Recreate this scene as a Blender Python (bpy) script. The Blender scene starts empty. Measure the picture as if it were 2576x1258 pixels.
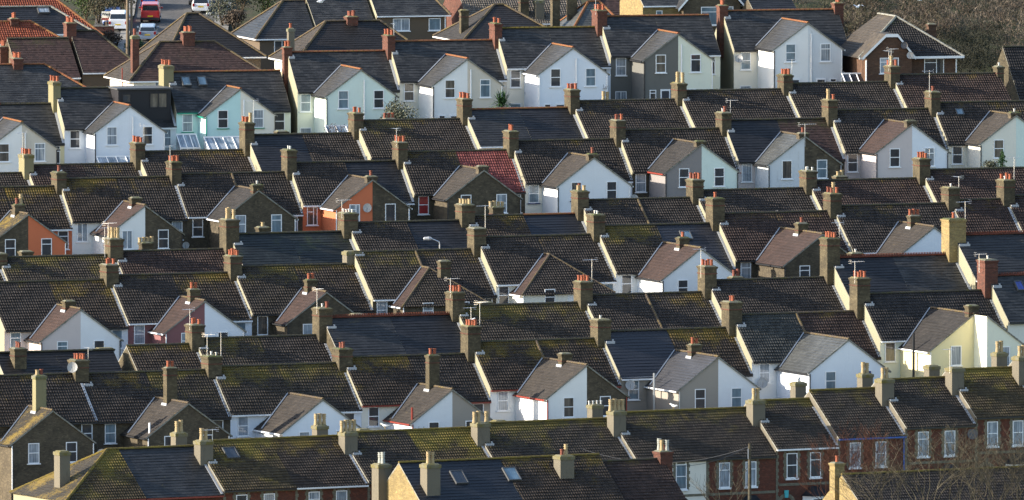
import bpy, math, random
import numpy as np
from mathutils import Vector, Matrix
R = math.radians
random.seed(7)
scene = bpy.context.scene
COL = scene.collection

# ------------------------------------------------------------------ camera model (metres, +y is away from the camera)
FP = 36855.0; PIT = R(3.6); CX, CY = 1288.0, 629.0; CAMZ = 100.0
def ray(px, py):
    dx = (px-CX)/FP; dy = (CY-py)/FP
    return (dx, math.cos(PIT)+dy*math.sin(PIT), -math.sin(PIT)+dy*math.cos(PIT))
def at(px, py, Y):
    r = ray(px, py); t = Y/r[1]
    return Vector((r[0]*t, Y, CAMZ+r[2]*t))
def on_row(px, py, Y0, a):
    r = ray(px, py); t = Y0/(r[1]-r[0]*math.tan(a))
    return Vector((r[0]*t, r[1]*t, CAMZ+r[2]*t))

# ------------------------------------------------------------------ materials
MATS = {}
class NT:
    def __init__(s, name):
        s.m = bpy.data.materials.new(name); s.m.use_nodes = True
        s.n = s.m.node_tree.nodes; s.l = s.m.node_tree.links
        s.b = s.n['Principled BSDF']
    def add(s, t, **kw):
        nd = s.n.new(t)
        for k, v in kw.items():
            if k in nd.inputs: nd.inputs[k].default_value = v
            else: setattr(nd, k, v)
        return nd
    def link(s, a, b): s.l.new(a, b)
    def mix(s, fac, a, b, mode='MIX'):
        nd = s.n.new('ShaderNodeMix'); nd.data_type = 'RGBA'; nd.blend_type = mode
        for inp, v in ((nd.inputs[0], fac), (nd.inputs[6], a), (nd.inputs[7], b)):
            if hasattr(v, 'is_linked') or hasattr(v, 'links'): s.l.new(v, inp)
            elif isinstance(v, (tuple, list)): inp.default_value = (*v[:3], 1)
            else: inp.default_value = v
        return nd.outputs[2]
    def math(s, op, a, b=0.0, c=None, clamp=False):
        nd = s.n.new('ShaderNodeMath'); nd.operation = op; nd.use_clamp = clamp
        for i, v in enumerate((a, b) if c is None else (a, b, c)):
            if hasattr(v, 'links'): s.l.new(v, nd.inputs[i])
            else: nd.inputs[i].default_value = v
        return nd.outputs[0]
    def ramp(s, v, lo, hi, a=0.0, b=1.0):
        nd = s.n.new('ShaderNodeMapRange'); s.l.new(v, nd.inputs[0])
        nd.inputs[1].default_value = lo; nd.inputs[2].default_value = hi
        nd.inputs[3].default_value = a; nd.inputs[4].default_value = b
        return nd.outputs[0]
    def uv(s):
        u = s.add('ShaderNodeUVMap'); u.uv_map = 'UVMap'
        oi = s.add('ShaderNodeObjectInfo')
        cb = s.add('ShaderNodeCombineXYZ')
        s.link(s.math('MULTIPLY', oi.outputs['Random'], 40.0), cb.inputs[2])
        s.rand = oi.outputs['Random']; s.plain = u.outputs[0]
        ad = s.add('ShaderNodeVectorMath', operation='ADD')
        s.link(u.outputs[0], ad.inputs[0]); s.link(cb.outputs[0], ad.inputs[1])
        return ad.outputs[0]
    def noise(s, vec, scale, detail=4, rough=0.6, stretch=None):
        if stretch:
            mp = s.add('ShaderNodeMapping'); mp.inputs['Scale'].default_value = stretch
            s.link(vec, mp.inputs[0]); vec = mp.outputs[0]
        nd = s.add('ShaderNodeTexNoise', Scale=scale, Detail=detail, Roughness=rough)
        s.link(vec, nd.inputs['Vector']); return nd.outputs['Fac']
    def bump(s, h, strength, dist):
        nd = s.add('ShaderNodeBump', Strength=strength, Distance=dist)
        s.link(h, nd.inputs['Height']); s.link(nd.outputs[0], s.b.inputs['Normal'])
    def out(s, col, rough=0.8, spec=0.3):
        if hasattr(col, 'links'): s.link(col, s.b.inputs['Base Color'])
        else: s.b.inputs['Base Color'].default_value = (*col[:3], 1)
        s.b.inputs['Roughness'].default_value = rough
        s.b.inputs['Specular IOR Level'].default_value = spec
        return s.m
def reg(key, m): MATS[key] = m; return m
def plain(key, col, rough=0.6, spec=0.4, metal=0.0):
    t = NT(key); t.out(col, rough, spec); t.b.inputs['Metallic'].default_value = metal
    return reg(key, t.m)

def tile_mat(key, base, moss, amt, pitch=(0.22, 0.34), light=0.5):
    """concrete tile: each tile its own tone, lichen thicker towards the ridge, white specks"""
    base = tuple(c*q for c, q in zip(base, (.60, .53, .47))); moss = tuple(c*.50 for c in moss)
    t = NT(key); v = t.uv()
    sc = t.add('ShaderNodeMapping'); sc.inputs['Scale'].default_value = (1/pitch[0], 1/pitch[1], 1)
    t.link(t.plain, sc.inputs[0])
    fl = t.add('ShaderNodeVectorMath', operation='FLOOR'); t.link(sc.outputs[0], fl.inputs[0])
    wn = t.add('ShaderNodeTexWhiteNoise'); t.link(fl.outputs[0], wn.inputs[0])
    n1 = t.noise(v, 0.5, 5, 0.65); n2 = t.noise(v, 7.0, 3, 0.7); n3 = t.noise(v, 1.7, 4, 0.7)
    dark = tuple(c*0.55 for c in base); lite = tuple(c*1.6 for c in base)
    c = t.mix(t.ramp(wn.outputs[0], 0, 1), dark, lite)
    c = t.mix(t.ramp(n3, 0.3, 0.75), c, tuple(x*0.75 for x in base))
    # lichen
    sx = t.add('ShaderNodeSeparateXYZ'); t.link(t.plain, sx.inputs[0])
    top = t.ramp(sx.outputs[1], -4.0, 0.0, -0.16, 0.15)
    mk = t.math('ADD', n1, top); mk = t.math('ADD', mk, t.math('MULTIPLY', t.math('SUBTRACT', n2, 0.5), 0.5))
    mk = t.math('ADD', mk, t.math('MULTIPLY', t.math('SUBTRACT', t.rand, 0.5), 0.12))
    th = 0.80-amt*0.35
    mk = t.ramp(mk, th, th+0.2)
    mcol = t.mix(t.ramp(t.noise(v, 1.1, 3), 0.35, 0.65), moss, tuple(x*y for x, y in zip(moss, (0.66, 0.74, 0.7))))
    c = t.mix(t.math('MULTIPLY', mk, 0.85, clamp=True), c, mcol)
    vo = t.add('ShaderNodeTexVoronoi', Scale=3.3); t.link(v, vo.inputs['Vector'])
    sp = t.math('LESS_THAN', vo.outputs['Distance'], 0.10)
    sp = t.math('MULTIPLY', sp, t.math('GREATER_THAN', n3, 0.52))
    c = t.mix(t.math('MULTIPLY', sp, light), c, (0.26, 0.25, 0.23))
    return reg(key, t.out(c, 0.72, 0.28))
def slate_mat(key, base, moss, amt, gauge=0.24, wide=0.5, contrast=0.35, rough=0.5, blotch=0.75):
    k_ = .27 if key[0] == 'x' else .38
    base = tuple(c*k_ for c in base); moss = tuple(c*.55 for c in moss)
    t = NT(key); v = t.uv()
    br = t.add('ShaderNodeTexBrick'); t.link(t.plain, br.inputs['Vector'])
    br.inputs['Scale'].default_value = 1.0; br.inputs['Brick Width'].default_value = wide
    br.inputs['Row Height'].default_value = gauge; br.inputs['Mortar Size'].default_value = 0.014
    br.inputs['Mortar Smooth'].default_value = 0.4
    br.inputs['Color1'].default_value = (*[c*(1-contrast) for c in base], 1)
    br.inputs['Color2'].default_value = (*[c*(1+contrast) for c in base], 1)
    br.inputs['Mortar'].default_value = (*[c*0.25 for c in base], 1)
    n1 = t.noise(v, 0.45, 5, 0.65); n2 = t.noise(v, 6.0, 3, 0.7); n3 = t.noise(v, 1.0, 5, 0.7, (1, 0.5, 1))
    c = t.mix(t.ramp(n3, 0.35, 0.7, 0, blotch), br.outputs[0], tuple(x*0.45 for x in base))
    c = t.mix(t.ramp(t.noise(v, 1.6, 5, 0.75), 0.58, 0.8, 0, blotch*0.7), c, tuple(min(1, x*2.3) for x in base))
    mk = t.math('ADD', n1, t.math('MULTIPLY', t.math('SUBTRACT', n2, 0.5), 0.6))
    th = 0.82-amt*0.35
    c = t.mix(t.math('MULTIPLY', t.ramp(mk, th, th+0.16), 0.8), c, moss)
    return reg(key, t.out(c, rough, 0.35))
def render_mat(key, base, dirt=0.25, rough=0.85, dcol=(0.22, 0.20, 0.17), brickish=False):
    t = NT(key); v = t.uv()
    n1 = t.noise(v, 0.7, 5, 0.65); n2 = t.noise(v, 2.2, 5, 0.7, (1.6, 0.35, 1)); n3 = t.noise(v, 9, 4, 0.6)
    c = t.mix(t.ramp(n1, 0.35, 0.7, 0, 0.35), base, tuple(x*0.86 for x in base))
    c = t.mix(t.ramp(n2, 0.56, 0.85, 0, dirt), c, dcol)
    c = t.mix(t.ramp(n3, 0.3, 0.8, 0, 0.12), c, tuple(x*0.7 for x in base))
    if brickish:
        br = t.add('ShaderNodeTexBrick'); t.link(t.plain, br.inputs['Vector'])
        br.inputs['Scale'].default_value = 1.0; br.inputs['Brick Width'].default_value = 0.225
        br.inputs['Row Height'].default_value = 0.076; br.inputs['Mortar Size'].default_value = 0.008
        c = t.mix(t.math('MULTIPLY', br.outputs['Fac'], 0.25), c, tuple(x*0.6 for x in base))
    return reg(key, t.out(c, rough, 0.25))
def brick_mat(key, c1, c2, mortar, soot=0.4, sootc=(0.03, 0.027, 0.024)):
    t = NT(key); v = t.uv()
    br = t.add('ShaderNodeTexBrick'); t.link(t.plain, br.inputs['Vector'])
    br.inputs['Scale'].default_value = 1.0; br.inputs['Brick Width'].default_value = 0.225
    br.inputs['Row Height'].default_value = 0.076; br.inputs['Mortar Size'].default_value = 0.009
    br.inputs['Bias'].default_value = 0.0
    for k, c in (('Color1', c1), ('Color2', c2), ('Mortar', mortar)): br.inputs[k].default_value = (*c, 1)
    n1 = t.noise(v, 0.8, 6, 0.75); n2 = t.noise(v, 5, 4, 0.75, (0.5, 1.4, 1)); n4 = t.noise(v, 2.6, 4, 0.8, (1, 1.6, 1))
    c = t.mix(t.ramp(n2, 0.35, 0.7, 0, 0.65), br.outputs[0], tuple(x*0.45 for x in c1))
    c = t.mix(t.ramp(n1, 0.42, 0.72, 0, soot), c, sootc)
    c = t.mix(t.ramp(n4, 0.55, 0.68, 0, 0.5), c, tuple(min(1, x*1.7) for x in c1))
    return reg(key, t.out(c, 0.9, 0.2))

MOSSY = (0.26, 0.185, 0.035); OCHRE = (0.30, 0.19, 0.03); GREEN = (0.10, 0.12, 0.02)
tile_mat('T',  (0.055, 0.048, 0.043), OCHRE, 0.34)
tile_mat('Tm', (0.060, 0.052, 0.042), MOSSY, 0.80)
tile_mat('To', (0.060, 0.048, 0.038), OCHRE, 0.74)
tile_mat('Tr', (0.068, 0.047, 0.040), OCHRE, 0.25)
tile_mat('Tk', (0.045, 0.043, 0.043), GREEN, 0.15)
tile_mat('Tg', (0.070, 0.078, 0.078), (0.16, 0.18, 0.15), 0.35, light=0.2)
tile_mat('Ty', (0.085, 0.068, 0.035), (0.34, 0.245, 0.04), 1.12)
tile_mat('RED', (0.30, 0.095, 0.09), OCHRE, 0.02, light=0.1)
tile_mat('ORA', (0.30, 0.085, 0.045), (0.10, 0.07, 0.03), 0.3, light=0.1)
tile_mat('MAR', (0.078, 0.050, 0.046), (0.10, 0.09, 0.03), 0.5, pitch=(0.27, 0.26))
tile_mat('BTL', (0.10, 0.09, 0.075), OCHRE, 0.2)
tile_mat('Tc', (0.20, 0.19, 0.17), OCHRE, 0.1, light=0.2)
slate_mat('S',  (0.098, 0.094, 0.089), (0.13, 0.12, 0.04), 0.34, contrast=0.5)
slate_mat('Sg', (0.055, 0.062, 0.058), (0.07, 0.085, 0.03), 0.75)
slate_mat('Sl', (0.084, 0.080, 0.078), (0.22, 0.17, 0.03), 0.42)
slate_mat('Sd', (0.052, 0.050, 0.054), (0.15, 0.12, 0.04), 0.18, blotch=0.8)
slate_mat('Sb', (0.078, 0.078, 0.092), (0.2, 0.13, 0.04), 0.10, contrast=0.10, blotch=0.12, rough=0.42)
slate_mat('Sh', (0.045, 0.05, 0.065), (0.2, 0.13, 0.04), 0.05, contrast=0.06, blotch=0.1, rough=0.5)
slate_mat('Peg', (0.06, 0.048, 0.04), (0.08, 0.07, 0.03), 0.4, gauge=0.12, wide=0.2)
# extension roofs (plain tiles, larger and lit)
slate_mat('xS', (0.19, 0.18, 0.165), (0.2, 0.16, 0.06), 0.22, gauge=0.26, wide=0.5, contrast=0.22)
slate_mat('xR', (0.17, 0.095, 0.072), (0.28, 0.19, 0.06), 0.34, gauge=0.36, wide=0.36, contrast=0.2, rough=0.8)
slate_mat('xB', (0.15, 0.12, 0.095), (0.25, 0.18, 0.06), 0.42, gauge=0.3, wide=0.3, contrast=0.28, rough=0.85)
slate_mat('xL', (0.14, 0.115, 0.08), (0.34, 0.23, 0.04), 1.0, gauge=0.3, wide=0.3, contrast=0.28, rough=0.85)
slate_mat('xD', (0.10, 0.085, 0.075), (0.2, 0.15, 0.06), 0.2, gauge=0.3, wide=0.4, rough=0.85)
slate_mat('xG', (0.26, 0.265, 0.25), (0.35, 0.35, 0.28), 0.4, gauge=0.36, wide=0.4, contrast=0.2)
slate_mat('xBl', (0.17, 0.165, 0.175), (0.2, 0.15, 0.1), 0.05, gauge=0.3, wide=0.5, contrast=0.1, blotch=0.1)

render_mat('W', (0.80, 0.79, 0.76), 0.14)
render_mat('Wb', (0.74, 0.77, 0.81), 0.14)
render_mat('Wg', (0.62, 0.64, 0.65), 0.55)
render_mat('Wp', (0.76, 0.77, 0.78), 0.15, brickish=True)
render_mat('C', (0.78, 0.73, 0.62), 0.18)
render_mat('Be', (0.60, 0.54, 0.45), 0.22)
render_mat('Mi', (0.66, 0.75, 0.68), 0.2)
render_mat('Mc', (0.76, 0.76, 0.62), 0.2)
render_mat('Aq', (0.54, 0.74, 0.71), 0.2)
render_mat('Or', (0.58, 0.165, 0.075), 0.12)
render_mat('Ve', (0.23, 0.105, 0.105), 0.15)
render_mat('Pk', (0.60, 0.52, 0.49), 0.18)
render_mat('Gr', (0.26, 0.235, 0.225), 0.3, brickish=True)
render_mat('Tp', (0.33, 0.29, 0.245), 0.25, brickish=True)
render_mat('Dk', (0.15, 0.145, 0.13), 0.6, dcol=(0.09, 0.085, 0.08))
render_mat('Ye', (0.76, 0.67, 0.40), 0.12)
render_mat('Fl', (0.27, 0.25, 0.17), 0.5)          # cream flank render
render_mat('Pd', (0.12, 0.09, 0.062), 0.4, dcol=(0.08, 0.06, 0.045))   # brown pebbledash
render_mat('CR', (0.14, 0.123, 0.092), 1.0, dcol=(0.06, 0.055, 0.045))    # rendered chimney
render_mat('CY', (0.20, 0.18, 0.10), 0.5, dcol=(0.08, 0.075, 0.05))
brick_mat('B', (0.125, 0.10, 0.064), (0.07, 0.054, 0.038), (0.10, 0.088, 0.068), 0.62, (.02, .018, .015))
brick_mat('BC', (0.118, 0.097, 0.058), (0.070, 0.055, 0.033), (0.09, 0.075, 0.05), 0.85, (.022, .019, .015))
brick_mat('BY', (0.30, 0.22, 0.085), (0.2, 0.14, 0.06), (0.22, 0.19, 0.13), 0.3)
brick_mat('BR', (0.17, 0.050, 0.028), (0.10, 0.034, 0.022), (0.09, 0.07, 0.055), 0.4)
brick_mat('BRC', (0.15, 0.05, 0.032), (0.09, 0.035, 0.025), (0.11, 0.09, 0.075), 0.5, (.02,.015,.013))
brick_mat('BBn', (0.12, 0.06, 0.035), (0.08, 0.04, 0.026), (0.11, 0.09, 0.07), 0.15)
brick_mat('Quo', (0.24, 0.22, 0.155), (0.17, 0.15, 0.11), (0.12, 0.11, 0.08), 0.3)
plain('terra', (0.26, 0.072, 0.034), 0.8); plain('terra2', (0.17, 0.05, 0.03), 0.8)
plain('buff', (0.33, 0.25, 0.135), 0.8); plain('potgrey', (0.30, 0.31, 0.28), 0.8)
plain('white', (0.80, 0.80, 0.80), 0.35, 0.5); plain('black', (0.02, 0.02, 0.022), 0.45)
plain('soot', (0.008, 0.008, 0.008), 0.9); plain('lead', (0.34, 0.35, 0.37), 0.5, 0.5)
plain('alu', (0.55, 0.56, 0.58), 0.35, 0.5, 0.7); plain('dish', (0.36, 0.35, 0.33), 0.5)
plain('dishd', (0.07, 0.07, 0.075), 0.5); plain('redpaint', (0.22, 0.035, 0.022), 0.5)
plain('bluepaint', (0.03, 0.10, 0.35), 0.4); plain('navy', (0.03, 0.035, 0.12), 0.5); plain('greenp', (0.02, 0.25, 0.17), 0.4)
plain('wood', (0.16, 0.12, 0.08), 0.9); plain('yellowp', (0.6, 0.45, 0.05), 0.6)
plain('dormer', (0.014, 0.013, 0.016), 0.6); plain('grey', (0.07, 0.072, 0.075), 0.6)
plain('teal', (0.06, 0.40, 0.42), 0.5); plain('feather', (0.75, 0.76, 0.78), 0.8); plain('wing', (0.35, 0.37, 0.40), 0.8); plain('beak', (0.6, 0.35, 0.03), 0.5)
plain('rubber', (0.02, 0.02, 0.02), 0.8); plain('plate', (0.75, 0.5, 0.02), 0.5); plain('lampred', (0.35, 0.02, 0.02), 0.3); plain('lampclear', (0.6, 0.6, 0.6), 0.2)
plain('dkglass', (0.015, 0.018, 0.022), 0.08, 0.7)
def paint(key, col):
    t = NT(key); t.out(col, 0.35, 0.5); t.b.inputs['Coat Weight'].default_value = 0.6; t.b.inputs['Coat Roughness'].default_value = 0.08
    reg(key, t.m)
paint('p_silver', (0.27, 0.31, 0.37)); paint('p_red', (0.45, 0.03, 0.03)); paint('p_blue', (0.06, 0.13, 0.42)); paint('p_white', (0.80, 0.80, 0.80)); paint('p_lblue', (0.06, 0.13, 0.34))
def weathered(key, c, m, lo=0.48, hi=0.62):
    c = tuple(x*.55 for x in c); m = tuple(x*.55 for x in m)
    t = NT(key); v = t.uv(); n = t.noise(v, 2.2, 5, 0.7)
    col = t.mix(t.ramp(n, lo, hi), c, m); pass
    return reg(key, t.out(col, 0.9, 0.2))
weathered('cap', (0.27, 0.26, 0.20), (0.20, 0.20, 0.06)); weathered('capm', (0.19, 0.18, 0.13), (0.11, 0.13, 0.03), 0.42, 0.58)
weathered('capy', (0.27, 0.25, 0.17), (0.24, 0.20, 0.06), 0.45, 0.62)
weathered('mortar', (0.42, 0.41, 0.36), (0.25, 0.23, 0.16)); weathered('ridgeT', (0.34, 0.13, 0.065), (0.36, 0.25, 0.06), 0.5, 0.68)
weathered('ridgeD', (0.085, 0.075, 0.06), (0.13, 0.12, 0.035), 0.48, 0.66); weathered('ridgeB', (0.15, 0.115, 0.085), (0.22, 0.16, 0.06), 0.48, 0.6)
weathered('crest', (0.22, 0.06, 0.035), (0.12, 0.05, 0.03)); weathered('ridgeY', (0.16, 0.12, 0.05), (0.30, 0.22, 0.04), 0.42, 0.58)
weathered('bark', (0.16, 0.125, 0.09), (0.09, 0.07, 0.05)); weathered('barkg', (0.17, 0.145, 0.10), (0.06, 0.055, 0.035))
weathered('twigr', (0.15, 0.065, 0.04), (0.10, 0.05, 0.035))
def glass(key, a, b, stripe, rough=0.06, half=None):
    """window pane: curtain, blind or dark room seen through a shiny pane"""
    t = NT(key); v = t.uv()
    wv = t.noise(v, 1.0, 3, 0.6, (stripe, 0.25, 1)); n = t.noise(v, 1.6, 2)
    f = t.math('MULTIPLY', t.ramp(wv, 0.35, 0.65), t.ramp(n, 0.3, 0.6, 0.5, 1.0))
    c = t.mix(f, a, b)
    t.out(c, 0.6, 0.5); t.b.inputs['Coat Weight'].default_value = 1.0; t.b.inputs['Coat Roughness'].default_value = 0.03
    return reg(key, t.m)
glass('g_dark', (0.010, 0.012, 0.016), (0.035, 0.04, 0.05), 2)
glass('g_net', (0.10, 0.13, 0.16), (0.42, 0.46, 0.50), 14)
glass('g_blue', (0.07, 0.11, 0.14), (0.18, 0.26, 0.31), 2)
glass('g_blind', (0.02, 0.02, 0.022), (0.42, 0.42, 0.40), 30)
glass('g_room', (0.012, 0.012, 0.012), (0.16, 0.13, 0.10), 3)
glass('g_red', (0.35, 0.008, 0.012), (0.22, 0.006, 0.01), 2)
glass('g_navy', (0.02, 0.03, 0.16), (0.03, 0.06, 0.30), 4)
def leaf(key, a, b, tr=0.0):
    t = NT(key); oi = t.add('ShaderNodeNewGeometry')
    c = t.mix(oi.outputs['Random Per Island'], tuple(x*.6 for x in a), tuple(x*.6 for x in b)); reg(key, t.out(c, 0.75, 0.2))
leaf('leafg', (0.035, 0.07, 0.015), (0.12, 0.17, 0.05)); leaf('leafo', (0.10, 0.11, 0.07), (0.22, 0.23, 0.16))
leaf('leafp', (0.03, 0.08, 0.03), (0.08, 0.17, 0.06)); leaf('leafy', (0.25, 0.33, 0.05), (0.14, 0.22, 0.04))
leaf('scrubk', (0.02, 0.022, 0.012), (0.05, 0.05, 0.03)); leaf('scrubl', (0.10, 0.08, 0.06), (0.30, 0.24, 0.18)); leaf('scrub', (0.05, 0.037, 0.028), (0.19, 0.14, 0.10)); leaf('scrubd', (0.05, 0.055, 0.025), (0.16, 0.13, 0.08)); leaf('moss', (0.05, 0.09, 0.01), (0.10, 0.16, 0.02))

# ------------------------------------------------------------------ mesh builder
class MB:
    def __init__(s): s.v = []; s.f = []; s.m = []; s.uv = []; s.sm = []
    def face(s, pts, m=0, uv=None, smooth=False):
        b = len(s.v); pts = [tuple(p) for p in pts]; s.v += pts
        s.f.append(tuple(range(b, b+len(pts)))); s.m.append(m); s.sm.append(smooth)
        if uv is None:
            n = Vector((0, 0, 0))
            for i in range(len(pts)):
                p, q = pts[i], pts[(i+1) % len(pts)]
                n += Vector(((p[1]-q[1])*(p[2]+q[2]), (p[2]-q[2])*(p[0]+q[0]), (p[0]-q[0])*(p[1]+q[1])))
            if n.length < 1e-9: n = Vector((0, 0, 1))
            n.normalize()
            if abs(n.z) > 0.97: uv = [(p[0], p[1]) for p in pts]
            else:
                h = Vector((0, 0, 1)).cross(n).normalized(); w = n.cross(h)
                uv = [(Vector(p).dot(h), Vector(p).dot(w)) for p in pts]
        s.uv += list(uv)
    def box(s, x0, x1, y0, y1, z0, z1, m=0, t=(0, 0, 0, 0)):
        # t tapers the top: (x0, x1, y0, y1)
        a = [(x0, y0, z0), (x1, y0, z0), (x1, y1, z0), (x0, y1, z0)]
        b = [(x0+t[0], y0+t[2], z1), (x1-t[1], y0+t[2], z1), (x1-t[1], y1-t[3], z1), (x0+t[0], y1-t[3], z1)]
        s.face([a[3], a[2], a[1], a[0]], m); s.face(b, m)
        for i in range(4):
            j = (i+1) % 4; s.face([a[i], a[j], b[j], b[i]], m)
    def cyl(s, c, rings, n=8, m=0, axis=2, smooth=True, cap=True):
        """rings: list of (offset along axis, radius)"""
        rr = []
        for (o, r) in rings:
            ring = []
            for k in range(n):
                A = 2*math.pi*k/n; p = [0, 0, 0]
                p[axis] = o; p[(axis+1) % 3] = r*math.cos(A); p[(axis+2) % 3] = r*math.sin(A)
                ring.append((c[0]+p[0], c[1]+p[1], c[2]+p[2]))
            rr.append(ring)
        for i in range(len(rr)-1):
            for k in range(n):
                j = (k+1) % n; s.face([rr[i][k], rr[i][j], rr[i+1][j], rr[i+1][k]], m, smooth=smooth)
        if cap: s.face(rr[-1], m); s.face(rr[0][::-1], m)
    def tube(s, pts, r, n=5, m=0):
        pts = [Vector(p) for p in pts]; rs = r if isinstance(r, (list, tuple)) else [r]*len(pts)
        prev = None
        for i, p in enumerate(pts):
            d = (pts[min(i+1, len(pts)-1)]-pts[max(i-1, 0)]).normalized()
            a = d.cross(Vector((0, 0, 1)) if abs(d.z) < 0.9 else Vector((1, 0, 0))).normalized(); b = d.cross(a)
            ring = [p+(a*math.cos(2*math.pi*k/n)+b*math.sin(2*math.pi*k/n))*rs[i] for k in range(n)]
            if prev:
                for k in range(n):
                    j = (k+1) % n; s.face([prev[k], prev[j], ring[j], ring[k]], m, smooth=True)
            prev = ring
    def grid(s, V, F, UV, m):
        b = len(s.v); s.v += V; s.f += [tuple(i+b for i in f) for f in F]; s.m += [m]*len(F); s.sm += [False]*len(F)
        for f in F: s.uv += [UV[i] for i in f]
    def build(s, name, mats, parent=None, loc=None, label=None):
        me = bpy.data.meshes.new(name)
        me.from_pydata(s.v, [], s.f)
        for k in mats: me.materials.append(MATS[k])
        me.polygons.foreach_set('material_index', s.m)
        me.polygons.foreach_set('use_smooth', s.sm)
        ul = me.uv_layers.new(name='UVMap')
        ul.data.foreach_set('uv', np.array(s.uv, dtype=np.float32).ravel())
        me.update()
        o = bpy.data.objects.new(name, me); COL.objects.link(o)
        if parent: o.parent = parent
        if loc is not None: o.location = loc
        if label: o['label'] = label
        return o

def tiled(mb, O, U, V, length, e0, e1, m=0, kind='T', pitch=0.22, gauge=0.34):
    """a roof slope of real courses. O: ridge origin, U along the ridge, V down the slope (unit vectors);
    e0 / e1: extent along U at the ridge / at the eave"""
    O = Vector(O); U = Vector(U); V = Vector(V); N = U.cross(V).normalized()
    if N.z < 0: N = -N
    nc = max(2, round(length/gauge)); g = length/nc
    step = {'T': 0.045, 'S': 0.022}[kind]
    prof = [(0, 0.0), (0.45, 0.0), (0.62, 0.034), (0.85, 0.038)] if kind == 'T' else [(0, 0.0)]
    if kind == 'S': pitch = 2.5
    rnd = random.Random(int(abs(O.x*131+O.y*17+length*1000)))
    for k in range(nc):
        v0, v1 = k*g, (k+1)*g; vm = (v0+v1)/2/length
        xl = e0[0]+(e1[0]-e0[0])*vm; xr = e0[1]+(e1[1]-e0[1])*vm
        if xr-xl < 0.05: continue
        xs = [(xl, 0.0)]
        i = math.floor(xl/pitch)
        while i*pitch < xr:
            for (f, h) in prof:
                x = (i+f)*pitch
                if xl+0.01 < x < xr-0.01: xs.append((x, h))
            i += 1
        xs.append((xr, 0.0))
        n = len(xs); VV = []; UVs = []; F = []
        for (v, dh) in ((v0, 0.0), (v1, step), (v1, -0.004)):
            for (x, h) in xs:
                w = 0.012*math.sin(x*1.7+k*0.9+rnd.random()*0.5)
                p = O+U*x+V*v+N*(h+dh+(w if dh != 0 else 0))
                VV.append((p.x, p.y, p.z)); UVs.append((x, -min(v, v1-0.01)))
        for j in range(n-1):
            F.append((j, n+j, n+j+1, j+1)); F.append((n+j, 2*n+j, 2*n+j+1, n+j+1))
        mb.grid(VV, F, UVs, m)

def ridge_line(a, b, r, mats, parent, crest=False):
    mb = MB(); a = Vector(a); b = Vector(b); L = (b-a).length; n = max(1, round(L/0.45)); d = (b-a)/n
    h = d.normalized(); s_ = h.cross(Vector((0, 0, 1))).normalized(); up = s_.cross(h)
    for i in range(n):
        p, q = a+d*i, a+d*(i+1)*1.0
        R0 = [p+s_*(r*math.cos(t))+up*(r*math.sin(t)-r*0.25) for t in (R(180), R(140), R(100), R(60), R(20), R(0))]
        R1 = [q+s_*(r*1.08*math.cos(t))+up*(r*1.08*math.sin(t)-r*0.22) for t in (R(180), R(140), R(100), R(60), R(20), R(0))]
        for k in range(5): mb.face([R0[k], R0[k+1], R1[k+1], R1[k]])
        mb.face(R1); mb.face(R0[::-1])
        if crest:
            for k in range(3):
                c = p+d*((k+0.5)/3)+up*(r*0.9); 
                mb.box(c.x-0.05, c.x+0.05, c.y-0.03, c.y+0.03, c.z-0.03, c.z+0.13, t=(0.02, 0.02, 0, 0))
    return mb.build('ridge_tiles', [mats], parent)

# ------------------------------------------------------------------ tags
def tag(o, label=None, cat=None, group=None, kind=None):
    if label: o['label'] = label
    if cat: o['category'] = cat
    if group: o['group'] = group
    if kind: o['kind'] = kind
    return o
def empty(name, loc, rz=0.0):
    o = bpy.data.objects.new(name, None); o.empty_display_size = 0.5; COL.objects.link(o)
    o.location = loc; o.rotation_euler = (0, 0, rz); return o

# ------------------------------------------------------------------ house parts
PANES = ['g_dark', 'g_net', 'g_blue', 'g_room', 'g_net', 'g_dark']
def window(root, x, ztop, w, h, y, style='sash', pane=None, frame='white', sill='white', sillz=0.06, face='-y', nm='window'):
    """window on a wall plane at y (faces -y) or on x plane facing -x when face == '-x' (then x and y swap roles)"""
    def P(mb, x0, x1, d0, d1, z0, z1, m=0):
        if face == '-y': mb.box(x0, x1, y-d1, y-d0, z0, z1, m)
        else: mb.box(y-d1, y-d0, x0, x1, z0, z1, m)
    mb = MB(); t = 0.07; x0, x1 = x-w/2, x+w/2; z0, z1 = ztop-h, ztop
    P(mb, x0, x0+t, 0, 0.05, z0, z1); P(mb, x1-t, x1, 0, 0.05, z0, z1)
    P(mb, x0+t, x1-t, 0, 0.05, z1-t, z1); P(mb, x0+t, x1-t, 0, 0.05, z0, z0+t)
    if style in ('sash', 'top', 'top3'):
        zz = z0+h*(0.52 if style == 'sash' else 0.70); P(mb, x0+t, x1-t, 0, 0.045, zz-0.04, zz+0.03)
    if style in ('case', 'top3'):
        zt = z1-t if style == 'case' else z0+h*0.70-0.04
        P(mb, x-0.035, x+0.035, 0, 0.045, z0+t, zt)
    if style == 'case3':
        xx = x0+w*0.62; P(mb, xx-0.035, xx+0.035, 0, 0.045, z0+t, z1-t); P(mb, x0+t, xx-0.035, 0, 0.045, z0+h*0.7, z0+h*0.7+0.06)
    o = mb.build(nm, [frame], root)
    pb = MB(); P(pb, x0+t, x1-t, -0.02, 0.012, z0+t, z1-t)
    pb.build('pane', [pane or random.choice(PANES)], o)
    if sill:
        sb = MB(); P(sb, x0-0.1, x1+0.1, -0.03, 0.13, z0-sillz-0.02, z0-0.002); sb.build('sill', [sill], o)
    return o

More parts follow.
